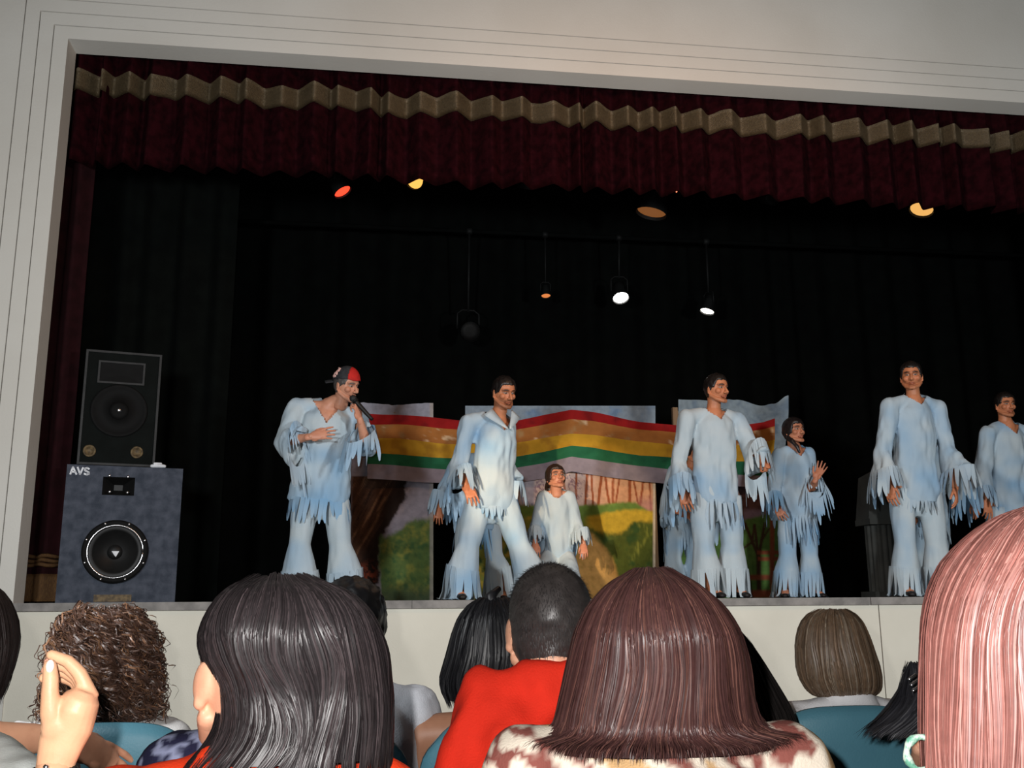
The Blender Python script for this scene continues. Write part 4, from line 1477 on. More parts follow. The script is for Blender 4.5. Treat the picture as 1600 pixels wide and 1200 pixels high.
# his turned down collar
rt = unit(J['shA'] - J['shB']); up = unit(J['neck'] - .5 * (J['hipA'] + J['hipB'])); fw = unit(np.cross(up, rt))
for sx in (1, -1):
    mb = []
    for i in range(9):
        t = i / 8
        a_ = J['neck'] + rt * sx * (.085 * (1 - t) + .008) + fw * (.03 + .118 * t) + up * (.042 - .150 * t)
        b_ = a_ + rt * sx * (.075 * (1 - t ** 1.6)) - up * (.055 * (1 - t * .7)) + fw * .018
        mb += [a_ + fw * .020, b_ + fw * .014]
    o = obj('collar', (np.array(mb), [(2 * i, 2 * i + 1, 2 * i + 3, 2 * i + 2) for i in range(8)]), M_cost, root, col=[COST_A] * 18)
    so = o.modifiers.new('t', 'SOLIDIFY'); so.thickness = .004

# man walking before the green flat
performer('clean shaven performer in a fringed top, one fist held out at his side',
    dict(head=(1119, 608, -.04), neck=(1115, 641, 0), shA=(1074, 653, -.03), shB=(1152, 657, .06), elA=(1060, 722, -.02), wrA=(1066, 766, -.10), tipA=(1074, 795, -.14),
         elB=(1176, 704, -.02), wrB=(1190, 713, -.16), tipB=(1203, 732, -.2), hipA=(1098, 774, .04), hipB=(1140, 776, .05), knA=(1100, 852, -.03), knB=(1144, 852, .05), anA=(1108, 930, -.02), anB=(1146, 930, .05)),
    WALL + .62, face=(.46, -.87, -.04), toes=(.3, -1), seed=17, hands=('relaxed', 'fist'), backs=dict(A=(-.5, -1, .1), B=(.3, -.7, .6)), beard=.35,
    tun=dict(hem=.16, cuff=.70, flare=.12, hemL=.17, cuffL=.20, vneck=.09, vw=.10, w=.98, blue=.08), trs=dict(flare=.085, fringeL=.27, blue=.12, hemfrac=.64, n=12), hs=1.04)

# tall smiling man
performer('tall performer with shredded trouser hems looking aside in front of the dim lectern',
    dict(head=(1424, 588, -.04), neck=(1427, 620, 0), shA=(1390, 635, -.02), shB=(1464, 637, .05), elA=(1380, 706, -.02), wrA=(1390, 758, -.08), tipA=(1394, 785, -.1),
         elB=(1480, 706, .0), wrB=(1493, 764, -.06), tipB=(1497, 792, -.1), hipA=(1408, 768, .04), hipB=(1452, 770, .05), knA=(1414, 848, -.01), knB=(1462, 848, .02), anA=(1414, 925, .02), anB=(1466, 925, .04)),
    WALL + .62, face=(-.50, -.85, -.05), toes=dict(A=(-.2, -1), B=(.2, -1)), seed=23, backs=dict(A=(-.8, -.6, .1), B=(.8, -.6, .1)), beard=.25,
    tun=dict(hem=.19, cuff=.66, flare=.115, hemL=.08, cuffL=.17, vneck=.08, vw=.10, w=1.0, blue=.22), trs=dict(flare=.07, fringeL=.26, blue=.28, hemfrac=.64, n=14), mouth_open=False, hs=1.03)

# last man, cut by the frame
performer('performer standing farthest along the stage, his suit yellowish over the chest',
    dict(head=(1570, 633, -.04), neck=(1574, 661, 0), shA=(1543, 677, -.02), shB=(1610, 679, .04), elA=(1534, 738, -.02), wrA=(1541, 782, -.08), tipA=(1546, 806, -.1),
         elB=(1622, 738, 0), wrB=(1626, 784, -.06), tipB=(1628, 808, -.08), hipA=(1558, 795, .04), hipB=(1598, 796, .05), knA=(1560, 866, 0), knB=(1602, 866, .02), anA=(1560, 930, .03), anB=(1604, 930, .04)),
    WALL + 1.2, face=(-.05, -.99, -.05), seed=29, beard=.3,
    tun=dict(hem=.2, cuff=.7, flare=.09, hemL=.08, cuffL=.13, vneck=.12, vw=.10, blue=.3), trs=dict(flare=.06, fringeL=.24, blue=.3), s=.97, hs=.98)
# an arm with shredded sleeve swings in front of him: the neighbour behind the tall man
performer('performer almost hidden behind the tall smiling man, only a shredded sleeve and hand showing',
    dict(head=(1450, 668, 0), neck=(1450, 695, 0), shA=(1420, 707, 0), shB=(1480, 709, 0), elA=(1416, 770, .02), wrA=(1430, 800, -.05), tipA=(1436, 824, -.08),
         elB=(1506, 752, -.04), wrB=(1521, 786, -.10), tipB=(1531, 812, -.13), hipA=(1436, 810, 0), hipB=(1468, 810, 0), knA=(1436, 870, 0), knB=(1470, 870, 0), anA=(1436, 930, 0), anB=(1470, 930, 0)),
    WALL + 1.3, face=(.1, -1, -.1), seed=31, s=.82, hs=.92, hair_kw=dict(puff=.014),
    tun=dict(hem=.2, cuff=.62, flare=.12, hemL=.12, cuffL=.2, vneck=.09, vw=.09, blue=.35), trs=dict(flare=.06, fringeL=.22))


def long_hair(J, root, color, hs, seed, tail=None, back=True):
    cap_hair(J, root, seed, color, line_front=.052, line_side=-.035, line_back=-.10, puff=.016, hs=hs, rough=.003)
    H, HM = J['head'], J['HM']
    if tail:
        mb = MB()
        pts = [H + HM @ (np.array(p) * hs) for p in tail]
        n = len(pts)
        mb.tube(pts, [.024 * hs * (1 - .65 * (i / (n - 1)) ** 2) + .002 for i in range(n)], 12, rounded=True)
        v, f, nr = remesh(mb, .005, 1)
        v = v + nr * (.0035 * vnoise(v * (1, 1, .2), 110, seed))[:, None]
        obj('ponytail', (v, f), M_hair, root, col=np.array([color]) * (1 + .2 * vnoise(v, 80, 3))[:, None])


# girl crouching in the middle
HB = (0.035, 0.018, 0.012)
root, J = performer('small brown haired performer crouched in front of the orange wood flat, looking up',
    dict(head=(868, 747, -.02), neck=(869, 766, 0), shA=(849, 776, 0), shB=(888, 776, 0), elA=(838, 822, .0), wrA=(836, 848, -.10), tipA=(838, 866, -.14),
         elB=(902, 820, 0), wrB=(912, 850, -.08), tipB=(913, 866, -.12), hipA=(858, 868, .08), hipB=(884, 868, .08), knA=(846, 905, -.26), knB=(896, 905, -.26), anA=(850, 928, .14), anB=(892, 928, .14), toeA=(850, 932, .26), toeB=(892, 932, .26)),
    WALL + 1.3, face=(.22, -.93, .28), kneel=True, s=.76, hs=.93, seed=37, skin=lin(206, 140, 108), hairc=HB, hair=False,
    tun=dict(hem=.14, cuff=.55, flare=.115, hemL=.16, cuffL=.11, vneck=.09, vw=.13, blue=.02, w=1.0), trs=dict(flare=.03, fringeL=0, blue=.05, hemfrac=.9))
long_hair(J, root, HB, .93, 4, [(-.0, -.095, .02), (.03, -.12, -.01), (.06, -.10, -.07), (.075, -.07, -.12)])

# girl beside the green flat
HD = (0.014, 0.010, 0.010)
root, J = performer('dark haired performer with a braid over her shoulder raising an open hand in the dark',
    dict(head=(1240, 674, -.02), neck=(1243, 699, 0), shA=(1218, 711, 0), shB=(1262, 709, .02), elA=(1209, 762, .0), wrA=(1211, 790, -.06), tipA=(1222, 806, -.1),
         elB=(1270, 762, -.04), wrB=(1275, 748, -.18), tipB=(1284, 730, -.2), hipA=(1230, 806, .03), hipB=(1262, 806, .03), knA=(1230, 868, 0), knB=(1264, 868, .02), anA=(1228, 925, -.02), anB=(1266, 925, .03)),
    WALL + 1.3, face=(.32, -.92, .10), toes=dict(A=(-.5, -1), B=(.4, -1)), s=.88, hs=.98, seed=41, skin=lin(190, 128, 98), hairc=HD, hair=False, hands=('relaxed', 'open'), backs=dict(A=(-.5, -1, .2), B=(.7, .6, .2)),
    tun=dict(hem=.13, cuff=.6, flare=.10, hemL=.20, cuffL=.17, vneck=.10, vw=.10, blue=.42, w=.92), trs=dict(flare=.08, fringeL=.27, blue=.42, n=14, w=.92))
long_hair(J, root, HD, .98, 5, [(.06, -.06, .0), (.075, -.02, -.05), (.07, .04, -.11), (.055, .075, -.17), (.045, .08, -.22)])

# two performers mostly hidden behind the others
HC = (0.016, 0.011, 0.009)
root, J = performer('performer hidden behind the striding man, only sleeve, hand and a fringed trouser leg visible',
    dict(head=(768, 690, .02), neck=(762, 712, 0), shA=(718, 721, 0), shB=(776, 721, 0), elA=(694, 762, .0), wrA=(684, 792, -.06), tipA=(685, 824, -.1),
         elB=(790, 760, 0), wrB=(782, 786, -.05), tipB=(780, 804, -.06), hipA=(730, 812, .03), hipB=(766, 810, .03), knA=(722, 870, 0), knB=(772, 866, 0), anA=(712, 928, 0), anB=(784, 928, .02)),
    WALL + 1.3, face=(.2, -1, -.1), s=.84, hs=.95, seed=47, hairc=HC, hair=False,
    tun=dict(hem=.2, cuff=.55, flare=.11, hemL=.2, cuffL=.17, vneck=.09, vw=.09, blue=.45), trs=dict(flare=.10, fringeL=.36, blue=.05, hemfrac=.5, n=10))
long_hair(J, root, HC, .95, 6)
root, J = performer('performer bending behind the clean shaven man, forearm folded across the front',
    dict(head=(1086, 704, -.10), neck=(1080, 725, -.02), shA=(1054, 735, 0), shB=(1106, 737, 0), elA=(1040, 792, .0), wrA=(1062, 801, -.16), tipA=(1086, 808, -.18),
         elB=(1114, 780, 0), wrB=(1104, 800, -.12), tipB=(1098, 816, -.14), hipA=(1056, 822, .08), hipB=(1086, 822, .08), knA=(1052, 872, -.02), knB=(1086, 872, -.02), anA=(1058, 928, .05), anB=(1084, 928, .05)),
    WALL + 1.3, face=(.2, -1, -.25), s=.82, hs=.94, seed=53, hairc=HC, hair=False, hands=('relaxed', 'relaxed'), backs=dict(A=(0, -.8, .6)),
    tun=dict(hem=.18, cuff=.5, flare=.13, hemL=.2, cuffL=.16, vneck=.09, vw=.09, blue=.35), trs=dict(flare=.07, fringeL=.3, blue=.25, hemfrac=.55, n=10))
long_hair(J, root, HC, .94, 7)
# ================================================================ audience
M_hairg = mat('glossy hair', W3, (0.8, 0.8, 0.8), 60, 0.42, 0, spec=0.42, attr=True)
M_shirt = mat('shirt cloth', W3, (0.88, 0.88, 0.88), 20, 0.85, 0.2, 260, 0.15, attr=True)
GA = 'seated audience'


class HairForm:
    """hair envelope: rows of (photo y, x left, x right) at depth Yc, with a back-to-front ratio"""
    def __init__(self, rows, Yc, ratio=0.95, shift=None, top=None):
        self.t = np.linspace(0, 1, 60)
        L = np.array([at(r[1], r[0], Yc) for r in rows]); Rr = np.array([at(r[2], r[0], Yc) for r in rows])
        z = 0.5 * (L[:, 2] + Rr[:, 2]); cx = 0.5 * (L[:, 0] + Rr[:, 0]); a = 0.5 * (Rr[:, 0] - L[:, 0])
        s = np.concatenate([[0], np.cumsum(np.hypot(np.diff(z), np.diff(a)))]); s /= s[-1]
        kern = np.exp(-np.linspace(-2, 2, 11) ** 2); kern /= kern.sum()
        pad = lambda q: np.concatenate([2 * q[0] - q[5:0:-1], q, 2 * q[-1] - q[-2:-7:-1]])
        f = lambda q: np.convolve(pad(np.interp(self.t, s, q)), kern, 'valid')
        self.z, self.cx, self.a = f(z), f(cx), f(a)
        self.z0 = z[0]
        zn = (self.z[0] - self.z) 
        amax = self.a.max()
        rt = np.interp(self.t, s, [ratio if np.isscalar(ratio) else ratio[i] for i in range(len(rows))])
        self.b = np.minimum(self.a, .125) * rt
        self.cy = np.full(60, Yc) + (np.interp(self.t, s, shift) if shift is not None else 0)

    def pos(self, t, ph, e=0.0):
        i = lambda q: np.interp(t, self.t, q)
        a, b = i(self.a) + e, i(self.b) + e
        over = np.maximum(t - 1, 0)
        z = i(self.z) - over * .25
        return np.stack([i(self.cx) + a * np.cos(ph), i(self.cy) + b * np.sin(ph), z + np.where(t < .04, e * .7, 0)], -1)


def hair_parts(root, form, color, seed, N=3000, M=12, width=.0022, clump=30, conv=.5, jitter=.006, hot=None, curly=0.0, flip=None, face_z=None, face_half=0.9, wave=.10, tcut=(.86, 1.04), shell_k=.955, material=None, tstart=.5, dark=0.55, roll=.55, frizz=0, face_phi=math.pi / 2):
    """a shaped shell of hair and thousands of combed locks lying on it"""
    r = np.random.default_rng(seed)
    color = np.array(color)
    # shell
    nt, nph = 40, 72
    V, F = [], []
    tt = np.linspace(0, .95, nt)
    for t in tt:
        ph = np.linspace(0, 2 * math.pi, nph, endpoint=False)
        lump = vnoise(np.stack([np.cos(ph) * 3, np.sin(ph) * 3, np.full(nph, t * 1.2)], 1), 2.3, seed) * .006 + vnoise(np.stack([np.cos(ph) * 9, np.sin(ph) * 9, np.full(nph, t)], 1), 2.0, seed + 1) * .003
        tarr = np.full(nph, t)
        e = -np.interp(t, form.t, form.a) * (1 - shell_k) + lump
        p = form.pos(tarr, ph, e)
        if flip is not None:
            k = flip[0] * ss(flip[1], 1.0, tarr) * .6
            p[:, 0] += np.cos(ph) * k; p[:, 1] += np.sin(ph) * k
        V.append(p)
    V = np.concatenate(V)
    def isface(p, ph):
        if face_z is None: return False
        return abs(((ph - face_phi + math.pi) % (2 * math.pi)) - math.pi) < face_half and p[2] < face_z
    for j in range(nt - 1):
        for k in range(nph):
            ph = 2 * math.pi * (k + .5) / nph
            k2 = (k + 1) % nph
            if isface(V[j * nph + k], ph): continue
            F.append((j * nph + k, (j + 1) * nph + k, (j + 1) * nph + k2, j * nph + k2))
    F.append(tuple(range(nph)))
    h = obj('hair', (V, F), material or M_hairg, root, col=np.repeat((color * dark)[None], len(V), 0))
    # locks
    ph0 = r.uniform(0, 2 * math.pi, N)
    if face_z is not None or True:
        back = r.random(N) < .6           # more locks where the hair faces the hall
        ph0 = np.where(back, r.uniform(math.pi * .95, math.pi * 2.05, N), ph0)
    t0 = r.random(N) ** 1.6 * tstart
    t1 = r.uniform(tcut[0], tcut[1], N)
    lin_ = np.linspace(0, 1, M)
    T = t0[:, None] + (t1 - t0)[:, None] * lin_[None]
    pc = np.round(ph0 / (2 * math.pi) * clump + r.uniform(-.35, .35, N)) / clump * 2 * math.pi
    PH = ph0[:, None] + (pc - ph0)[:, None] * conv * ss(.3, 1, T)
    ns = vnoise(np.stack([np.cos(PH).ravel() * 2.2, np.sin(PH).ravel() * 2.2, T.ravel() * 1.6], 1), 1.7, seed + 2).reshape(N, M)
    PH = PH + wave * ns * ss(.1, .6, T) + r.normal(0, .02, (N, 1)) * T
    E_ = r.uniform(-.35, 1, (N, 1)) * jitter + .004 * vnoise(np.stack([np.cos(PH).ravel() * 4, np.sin(PH).ravel() * 4, T.ravel() * 2], 1), 2.0, seed + 3).reshape(N, M)
    if frizz:
        E_ = E_ + (r.random((N, 1)) < .08) * frizz * r.random((N, 1)) * lin_[None]
    P = form.pos(T, PH, E_)
    if flip is not None:
        k = flip[0] * ss(flip[1], 1.02, T) * r.uniform(.4, 1.3, (N, 1))
        P[..., 0] += np.cos(PH) * k; P[..., 1] += np.sin(PH) * k
        P[..., 2] += k * flip[2]
    nrm = np.stack([np.cos(PH), np.sin(PH), np.zeros_like(PH) + .15], -1)
    nrm /= np.linalg.norm(nrm, axis=-1, keepdims=True)
    tan = np.gradient(P, axis=1)
    tan /= np.linalg.norm(tan, axis=-1, keepdims=True) + 1e-9
    wd = np.cross(tan, nrm)
    wd /= np.linalg.norm(wd, axis=-1, keepdims=True) + 1e-9
    if curly:
        turns = r.uniform(4, 9, (N, 1)) * (t1 - t0)[:, None]
        a_ = 2 * math.pi * turns * lin_[None] + r.uniform(0, 6.28, (N, 1))
        rad = curly * r.uniform(.6, 1.4, (N, 1)) * ss(0, .12, lin_)[None]
        P = P + wd * (np.cos(a_) * rad)[..., None] + nrm * (np.sin(a_) * rad)[..., None]
        fl3 = P.reshape(-1, 3)
        P = P + np.stack([vnoise(fl3 + r.normal(0, .004, 3), 34, seed + 60 + i_) + .7 * vnoise(fl3, 75, seed + 70 + i_) for i_ in range(3)], 1).reshape(N, M, 3) * curly * .8
        tan = np.gradient(P, axis=1); tan /= np.linalg.norm(tan, axis=-1, keepdims=True) + 1e-9
        wd = np.cross(tan, nrm); wd /= np.linalg.norm(wd, axis=-1, keepdims=True) + 1e-9
    ra = r.uniform(-roll, roll, (N, 1, 1))
    nn = np.cross(wd, tan)
    wd = wd * np.cos(ra) + nn * np.sin(ra)
    prof = (np.sin(np.clip(lin_ * .93 + .07, 0, 1) * math.pi) ** .35)[None, :, None]
    ww = width * r.uniform(.6, 1.4, (N, 1, 1)) * prof * .5
    A, B = P - wd * ww, P + wd * ww
    if face_z is not None:
        bad = (np.abs(((PH - face_phi + math.pi) % (2 * math.pi)) - math.pi) < face_half) & (P[..., 2] < face_z)
        keep = ~bad.any(1)
    else:
        keep = np.ones(N, bool)
    A, B = A[keep], B[keep]
    n = len(A)
    VV = np.stack([A, B], 2).reshape(-1, 3)
    base = (np.arange(n) * M * 2)[:, None] + (np.arange(M - 1) * 2)[None]
    FF = np.stack([base, base + 1, base + 3, base + 2], -1).reshape(-1, 4)
    cl = color[None] * np.exp(r.normal(0, .22, (n, 1)))
    if hot is not None:
        m = (r.random((n, 1)) < hot[1])
        cl = np.where(m, np.array(hot[0])[None] * np.exp(r.normal(0, .2, (n, 1))), cl)
    cl = np.repeat(cl, M * 2, 0)
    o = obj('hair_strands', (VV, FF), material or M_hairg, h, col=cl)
    o['kind'] = 'stuff'
    return h


def seated(label, head, Y, s=1.0, hs=1.0, face=(0, 1, 0), skin=SKIN_W, hairc=(0.02, 0.015, 0.012), over={}, hands=('relaxed', 'relaxed'), extra=None, backs=None, shoulders=None, head_dy=.012, voxel=.012, neck_off=(0, -.025, -.165)):
    H = at(head[0], head[1], Y) + (0, head_dy, -.136 * hs)
    nk = H + np.array(neck_off) * s
    J = dict(head=H, neck=nk, floor=0.0)
    sw = shoulders or .175
    pel = np.array([nk[0], nk[1] - .02, .53])
    for k, sx in (('A', 1), ('B', -1)):
        J['sh' + k] = nk + np.array([sx * sw, .01, -.055]) * s
        J['el' + k] = J['sh' + k] + np.array([sx * .05, .05, -.27]) * s
        J['wr' + k] = J['el' + k] + np.array([-sx * .10, .22, -.01]) * s
        J['tip' + k] = J['wr' + k] + np.array([-sx * .02, .15, -.05])
        J['hip' + k] = pel + np.array([sx * .095 * s, 0, 0])
        J['kn' + k] = pel + np.array([sx * .105 * s, .36 * s, .01])
        J['an' + k] = J['kn' + k] + np.array([0, -.03, -.43 * s]); J['an' + k][2] = .09
        J['toe' + k] = J['an' + k] + np.array([0, .15, -.055])
    for k, q in over.items():
        J[k] = at(q[0], q[1], q[2])
    J['HM'] = head_matrix(face)
    root = empty('person', (pel[0], pel[1], 0.0), label, 'person')
    v, f, c = body_mesh(J, skin, hairc, s, voxel=voxel, hands=hands, backs=backs or dict(A=(0, 0, 1), B=(0, 0, 1)), hs=hs)
    if extra is not None:
        jn = Join(); jn.add(v, f, c)
        for e in extra: jn.add(*e)
        v, f, c = jn.out()
    v[:, 2] = np.maximum(v[:, 2], .003)
    obj('body', (v, f), M_skin, root, col=c)
    return root, J


def clothes(J, root, seed, color, s=1.0, cuff=.35, w=1.0, trousers_color=(.02, .025, .045), **kw):
    tunic(J, root, seed, s, hem=.12, cuff=cuff, flare=.012, fringe=False, vneck=0, w=w, material=M_shirt, name='shirt', color=color, voxel=.010, topcut=False, **kw)
    trousers(J, root, seed + 3, s, hemfrac=.9, flare=.0, fringeL=0, material=M_shirt, name='trousers', color=trousers_color, zmin=0)
    shoes(J, root, s)


def tint(base, other=None, scale=20, seed=1, thr=(.0, .3)):
    def f(v):
        c = np.repeat(np.array([base], float), len(v), 0)
        if other is not None:
            m = ss(thr[0], thr[1], vnoise(v * (1, 1, .6), scale, seed) + .4 * vnoise(v, scale * 2.3, seed + 1))[:, None]
            c = c * (1 - m) + np.array([other]) * m
        return c
    return f


# ---------------------------------------------------------------- theatre seats
def theatre_seat():
    r = empty('theatre_seat', (0, 0, 0))
    nx, nzz = 22, 14
    V, F = [], []
    for side in (0, 1):
        for j in range(nzz + 1):
            w_ = j / nzz
            z = .43 + .465 * w_
            for i in range(nx + 1):
                u = i / nx * 2 - 1
                hw = .255
                # rounded upper corners
                k = max(0.0, (w_ - .70) / .30)
                hw = .243 * (1 - .16 * k ** 2.6)
                x = u * hw
                zz = z + .012 * (1 - u * u) * w_ - .055 * k * abs(u) ** 5
                y = -.05 * (w_) + .045 * u * u - (.0 if side else .032) * (1 - .5 * k ** 4) + .016
                V.append((x, y, zz))
    n = nx + 1
    o = (nzz + 1) * n
    for j in range(nzz):
        for i in range(nx):
            a = j * n + i
            F.append((a, a + 1, a + n + 1, a + n)); F.append((o + a, o + a + n, o + a + n + 1, o + a + 1))
    for i in range(nx):
        F.append((i, o + i, o + i + 1, i + 1)); a = nzz * n + i; F.append((a, a + 1, o + a + 1, o + a))
    for j in range(nzz):
        a = j * n; F.append((a, a + n, o + a + n, o + a)); a = j * n + nx; F.append((a, o + a, o + a + n, a + n))
    obj('backrest', (V, F), M_seat, r)
    mb = MB()
    mb.tube([(0, .03, .41), (0, .20, .425), (0, .42, .43)], [(.235, .03), (.245, .035), (.235, .03)], 20, ref=(1, 0, 0), rounded=True)
    obj('seat_pan', mb, M_seat, r)
    for sx in (-1, 1):
        mb = MB(); mb.tube([(sx * .25, -.02, .63), (sx * .25, .12, .64), (sx * .25, .30, .63)], [(.024, .014)] * 3, 10, ref=(1, 0, 0), rounded=True); obj('armrest', mb, M_seatmetal, r)
        mb = MB(); mb.box((sx * .25 - .014, .04, 0), (sx * .25 + .014, .11, .628)); mb.box((sx * .25 - .02, -.04, 0), (sx * .25 + .02, .24, .02)); obj('leg', mb, M_seatmetal, r, smooth=False)
    return r


SEAT0 = theatre_seat()
_used = [False]


def seat(px, Y, label, group='blue theatre seats'):
    x = at(px, 1128, Y)[0]
    o = SEAT0 if not _used[0] else copy_tree(SEAT0)
    _used[0] = True
    o.location = (x, Y, 0)
    tag(o, label, 'seat', group)
    return o


R1, R2, R3 = 1.55, 2.12, 2.85
seat(165, R3 - .20, 'blue moulded theatre seat behind the curly haired woman')
seat(487, R3 - .20, 'blue moulded theatre seat of the person in the white shirt')
seat(806, R3 - .20, 'blue moulded theatre seat of the bare shouldered woman with black hair')
seat(1322, R3 - .20, 'blue moulded theatre seat under the white collar of the bobbed woman')

# curly haired woman, row three
CU = (0.066, 0.034, 0.023)
root, J = seated('woman with a mass of curly brown hair seen from behind near the stage', (166, 950), R3, hairc=CU, hs=1.0)
clothes(J, root, 101, lin(200, 198, 196))
form = HairForm([(948, 140, 190), (956, 118, 212), (975, 104, 226), (1005, 94, 237), (1040, 88, 242), (1075, 82, 244), (1110, 74, 246), (1135, 72, 248)], R3, [.9, .95, .95, .95, .95, .9, .85, .8])
hair_parts(root, form, CU, 201, N=1900, M=40, width=.0032, curly=.012, jitter=.016, face_z=J['head'][2] + .03, hot=((0.17, 0.085, 0.045), .18), dark=.35, roll=1.5, frizz=.03, tcut=(.5, 1.03), tstart=.75, shell_k=.93)

# man with black hair and white shirt, row three
BK = (0.006, 0.006, 0.007)
root, J = seated('man with short black hair and white shirt, half hidden by long dark hair', (550, 902), R3, hairc=BK, skin=SKIN_T, face=(.35, 1, 0))
clothes(J, root, 103, lin(214, 217, 224), cuff=.3, w=1.05)
cap_hair(J, root, 5, BK, line_front=.05, line_side=-.02, line_back=-.10, puff=.020, rough=.006)

# bare shouldered woman with black hair, row three
BH = (0.010, 0.010, 0.012)
root, J = seated('woman with glossy black hair and bare shoulders beside the man in red', (770, 936), R3 - .03, hairc=BH, skin=lin(164, 118, 92), shoulders=.20)
tunic(J, root, 105, .93, hem=.12, cuff=0, flare=0, fringe=False, vneck=0, w=.92, material=M_shirt, name='strap_top', color=lin(60, 60, 70), sleeve=.1, topcut=False, yoke=False)
trousers(J, root, 107, 1, hemfrac=.9, flare=0, fringeL=0, material=M_shirt, color=(.03, .03, .04), zmin=0); shoes(J, root)
form = HairForm([(934, 752, 790), (942, 735, 806), (962, 720, 822), (990, 709, 832), (1025, 700, 840), (1060, 690, 846), (1080, 692, 846), (1102, 704, 838)], R3 - .03, [.9, .95, .95, .9, .85, .8, .75, .6])
hair_parts(root, form, BH, 203, N=1900, M=12, width=.0034, clump=22, face_z=J['head'][2] + .03, jitter=.006, wave=.12)
mb = MB(); p0 = at(770, 938, R3 - .03)
mb.tube([p0 + (0, -.03, -.02), p0 + (-.01, -.035, .012), p0 + (.012, -.03, .03), p0 + (.0, -.02, .012)], [.022, .016, .009, .005], 10, rounded=True)
obj('hair_knot', mb, M_hairg, root, col=np.repeat(np.array([BH]), len(mb.v), 0))

# woman with the bob
BB = (0.165, 0.106, 0.066)
root, J = seated('woman with a smooth light brown bob and white collar seated near the stage front', (1310, 954), R3 + .05, hairc=BB, neck_off=(0, -.025, -.138))
clothes(J, root, 109, (.9, .9, .92))
form = HairForm([(952, 1285, 1318), (958, 1266, 1332), (975, 1254, 1345), (1005, 1248, 1355), (1035, 1249, 1365), (1060, 1253, 1371), (1078, 1264, 1371), (1088, 1276, 1362), (1090, 1284, 1350)], R3 + .05, [.9, .95, .95, .95, .95, .9, .85, .8, .75])
hair_parts(root, form, BB, 205, N=2300, M=12, width=.0030, clump=26, conv=.35, face_z=J['head'][2] + .03, jitter=.004, wave=.05, hot=((.24, .19, .14), .25), tcut=(.93, 1.0))
mb = MB()
zt = at(1310, 1088, R3)[2]
mb.tube([J['neck'] + (0, 0, .0), J['neck'] + (0, .004, .035), J['neck'] + (0, .006, .065)], [(.095, .085), (.078, .074), (.072, .07)], 28, ref=(1, 0, 0))
obj('collar', mb, M_shirt, root, col=[(.92, .92, .94)] * len(mb.v))

# man in the red shirt, row two
root, J = seated('man with cropped dark hair in a bright red shirt', (860, 872), 2.0, hairc=(.03, .027, .026), shoulders=.185, face=(.12, 1, -.03), hs=1.0, neck_off=(0.0, -.03, -.105),
                 over=dict(elB=(722, 1230, 1.93), shB=(764, 1112, 1.97), shA=(985, 1085, 2.06), wrB=(690, 1260, 2.15), tipB=(700, 1280, 2.3)))
clothes(J, root, 111, lin(214, 46, 28), cuff=0, w=1.1, sleeve=1.0, fold=.05)
cap_hair(J, root, 9, (.045, .038, .036), line_front=.055, line_side=-.035, line_back=-.105, puff=.006, hs=1.0, rough=.0015)
# cropped hair standing off the scalp
r = np.random.default_rng(5)
nn_ = unit3(HEAD0)
okv = [i for i in range(len(HEAD0)) if (HEAD0[i][2] > (-.095 if HEAD0[i][1] < -.02 else (-.03 if HEAD0[i][1] < .04 else .06)))]
idx = r.choice(okv, 9000)
p = HEAD0[idx] + r.normal(0, .0016, (9000, 3)) + nn_[idx] * .004
fl = np.array([0, -.35, -1.0]) - nn_[idx] * (nn_[idx] @ np.array([0, -.35, -1.0]))[:, None]
fl = unit3(fl + .001)
q = p + fl * r.uniform(.006, .013, (9000, 1)) + nn_[idx] * r.uniform(.003, .007, (9000, 1))
wd_ = unit3(np.cross(fl, nn_[idx])) * .0006
V = np.stack([p - wd_, p + wd_, q], 1).reshape(-1, 3)
V = J['head'] + V @ J['HM'].T
h_ = [c for c in root.children if c.name.startswith('hair')][0]
o = obj('hair_strands', (V, np.arange(27000).reshape(-1, 3)), M_hairg, h_, col=np.repeat(np.array([[.05, .045, .045]]) * np.exp(r.normal(0, .35, (9000, 1))), 3, 0))
o['kind'] = 'stuff'

# dark hair behind the auburn woman, row two
DH = (0.020, 0.017, 0.016)
root, J = seated('woman with long smoke dark hair mostly hidden behind the auburn haired woman', (1105, 966), 2.38, hairc=DH)
clothes(J, root, 113, lin(60, 58, 60))
form = HairForm([(962, 1088, 1124), (972, 1068, 1140), (1000, 1048, 1164), (1040, 1036, 1190), (1080, 1030, 1214), (1115, 1028, 1236), (1145, 1030, 1248)], 2.38, [.9, .95, .9, .8, .7, .6, .55])
hair_parts(root, form, DH, 207, N=1800, M=12, width=.0026, face_z=J['head'][2] + .03, jitter=.005, wave=.1)

# small person with pinned dark hair, row two
EH = (0.018, 0.018, 0.022)
root, J = seated('small person with dark hair gathered up, sweeping to a pointed tip over the blue seat', (1468, 1040), R2, s=.85, hs=.9, hairc=EH)
clothes(J, root, 115, lin(52, 50, 56), s=.85)
form = HairForm([(1036, 1424, 1450), (1044, 1420, 1478), (1066, 1416, 1500), (1086, 1408, 1512), (1106, 1394, 1518), (1126, 1378, 1520), (1140, 1360, 1520), (1147, 1350, 1516)], R2, [.8, .8, .75, .75, .7, .6, .5, .45])
hair_parts(root, form, EH, 209, N=1600, M=10, width=.003, clump=14, jitter=.008, wave=.2, face_z=J['head'][2] + .0, hot=((.12, .12, .14), .06), frizz=.02)
for i in range(3):
    p = at(1425 + 3 * i, 1058 + 9 * i, R2 - .085)
    mb = MB(); mb.tube([p + (-.006, 0, -.004), p + (.008, 0, .004)], [.0035, .0035], 8, rounded=True)
    obj('hair_pin', mb, M_steel, root)

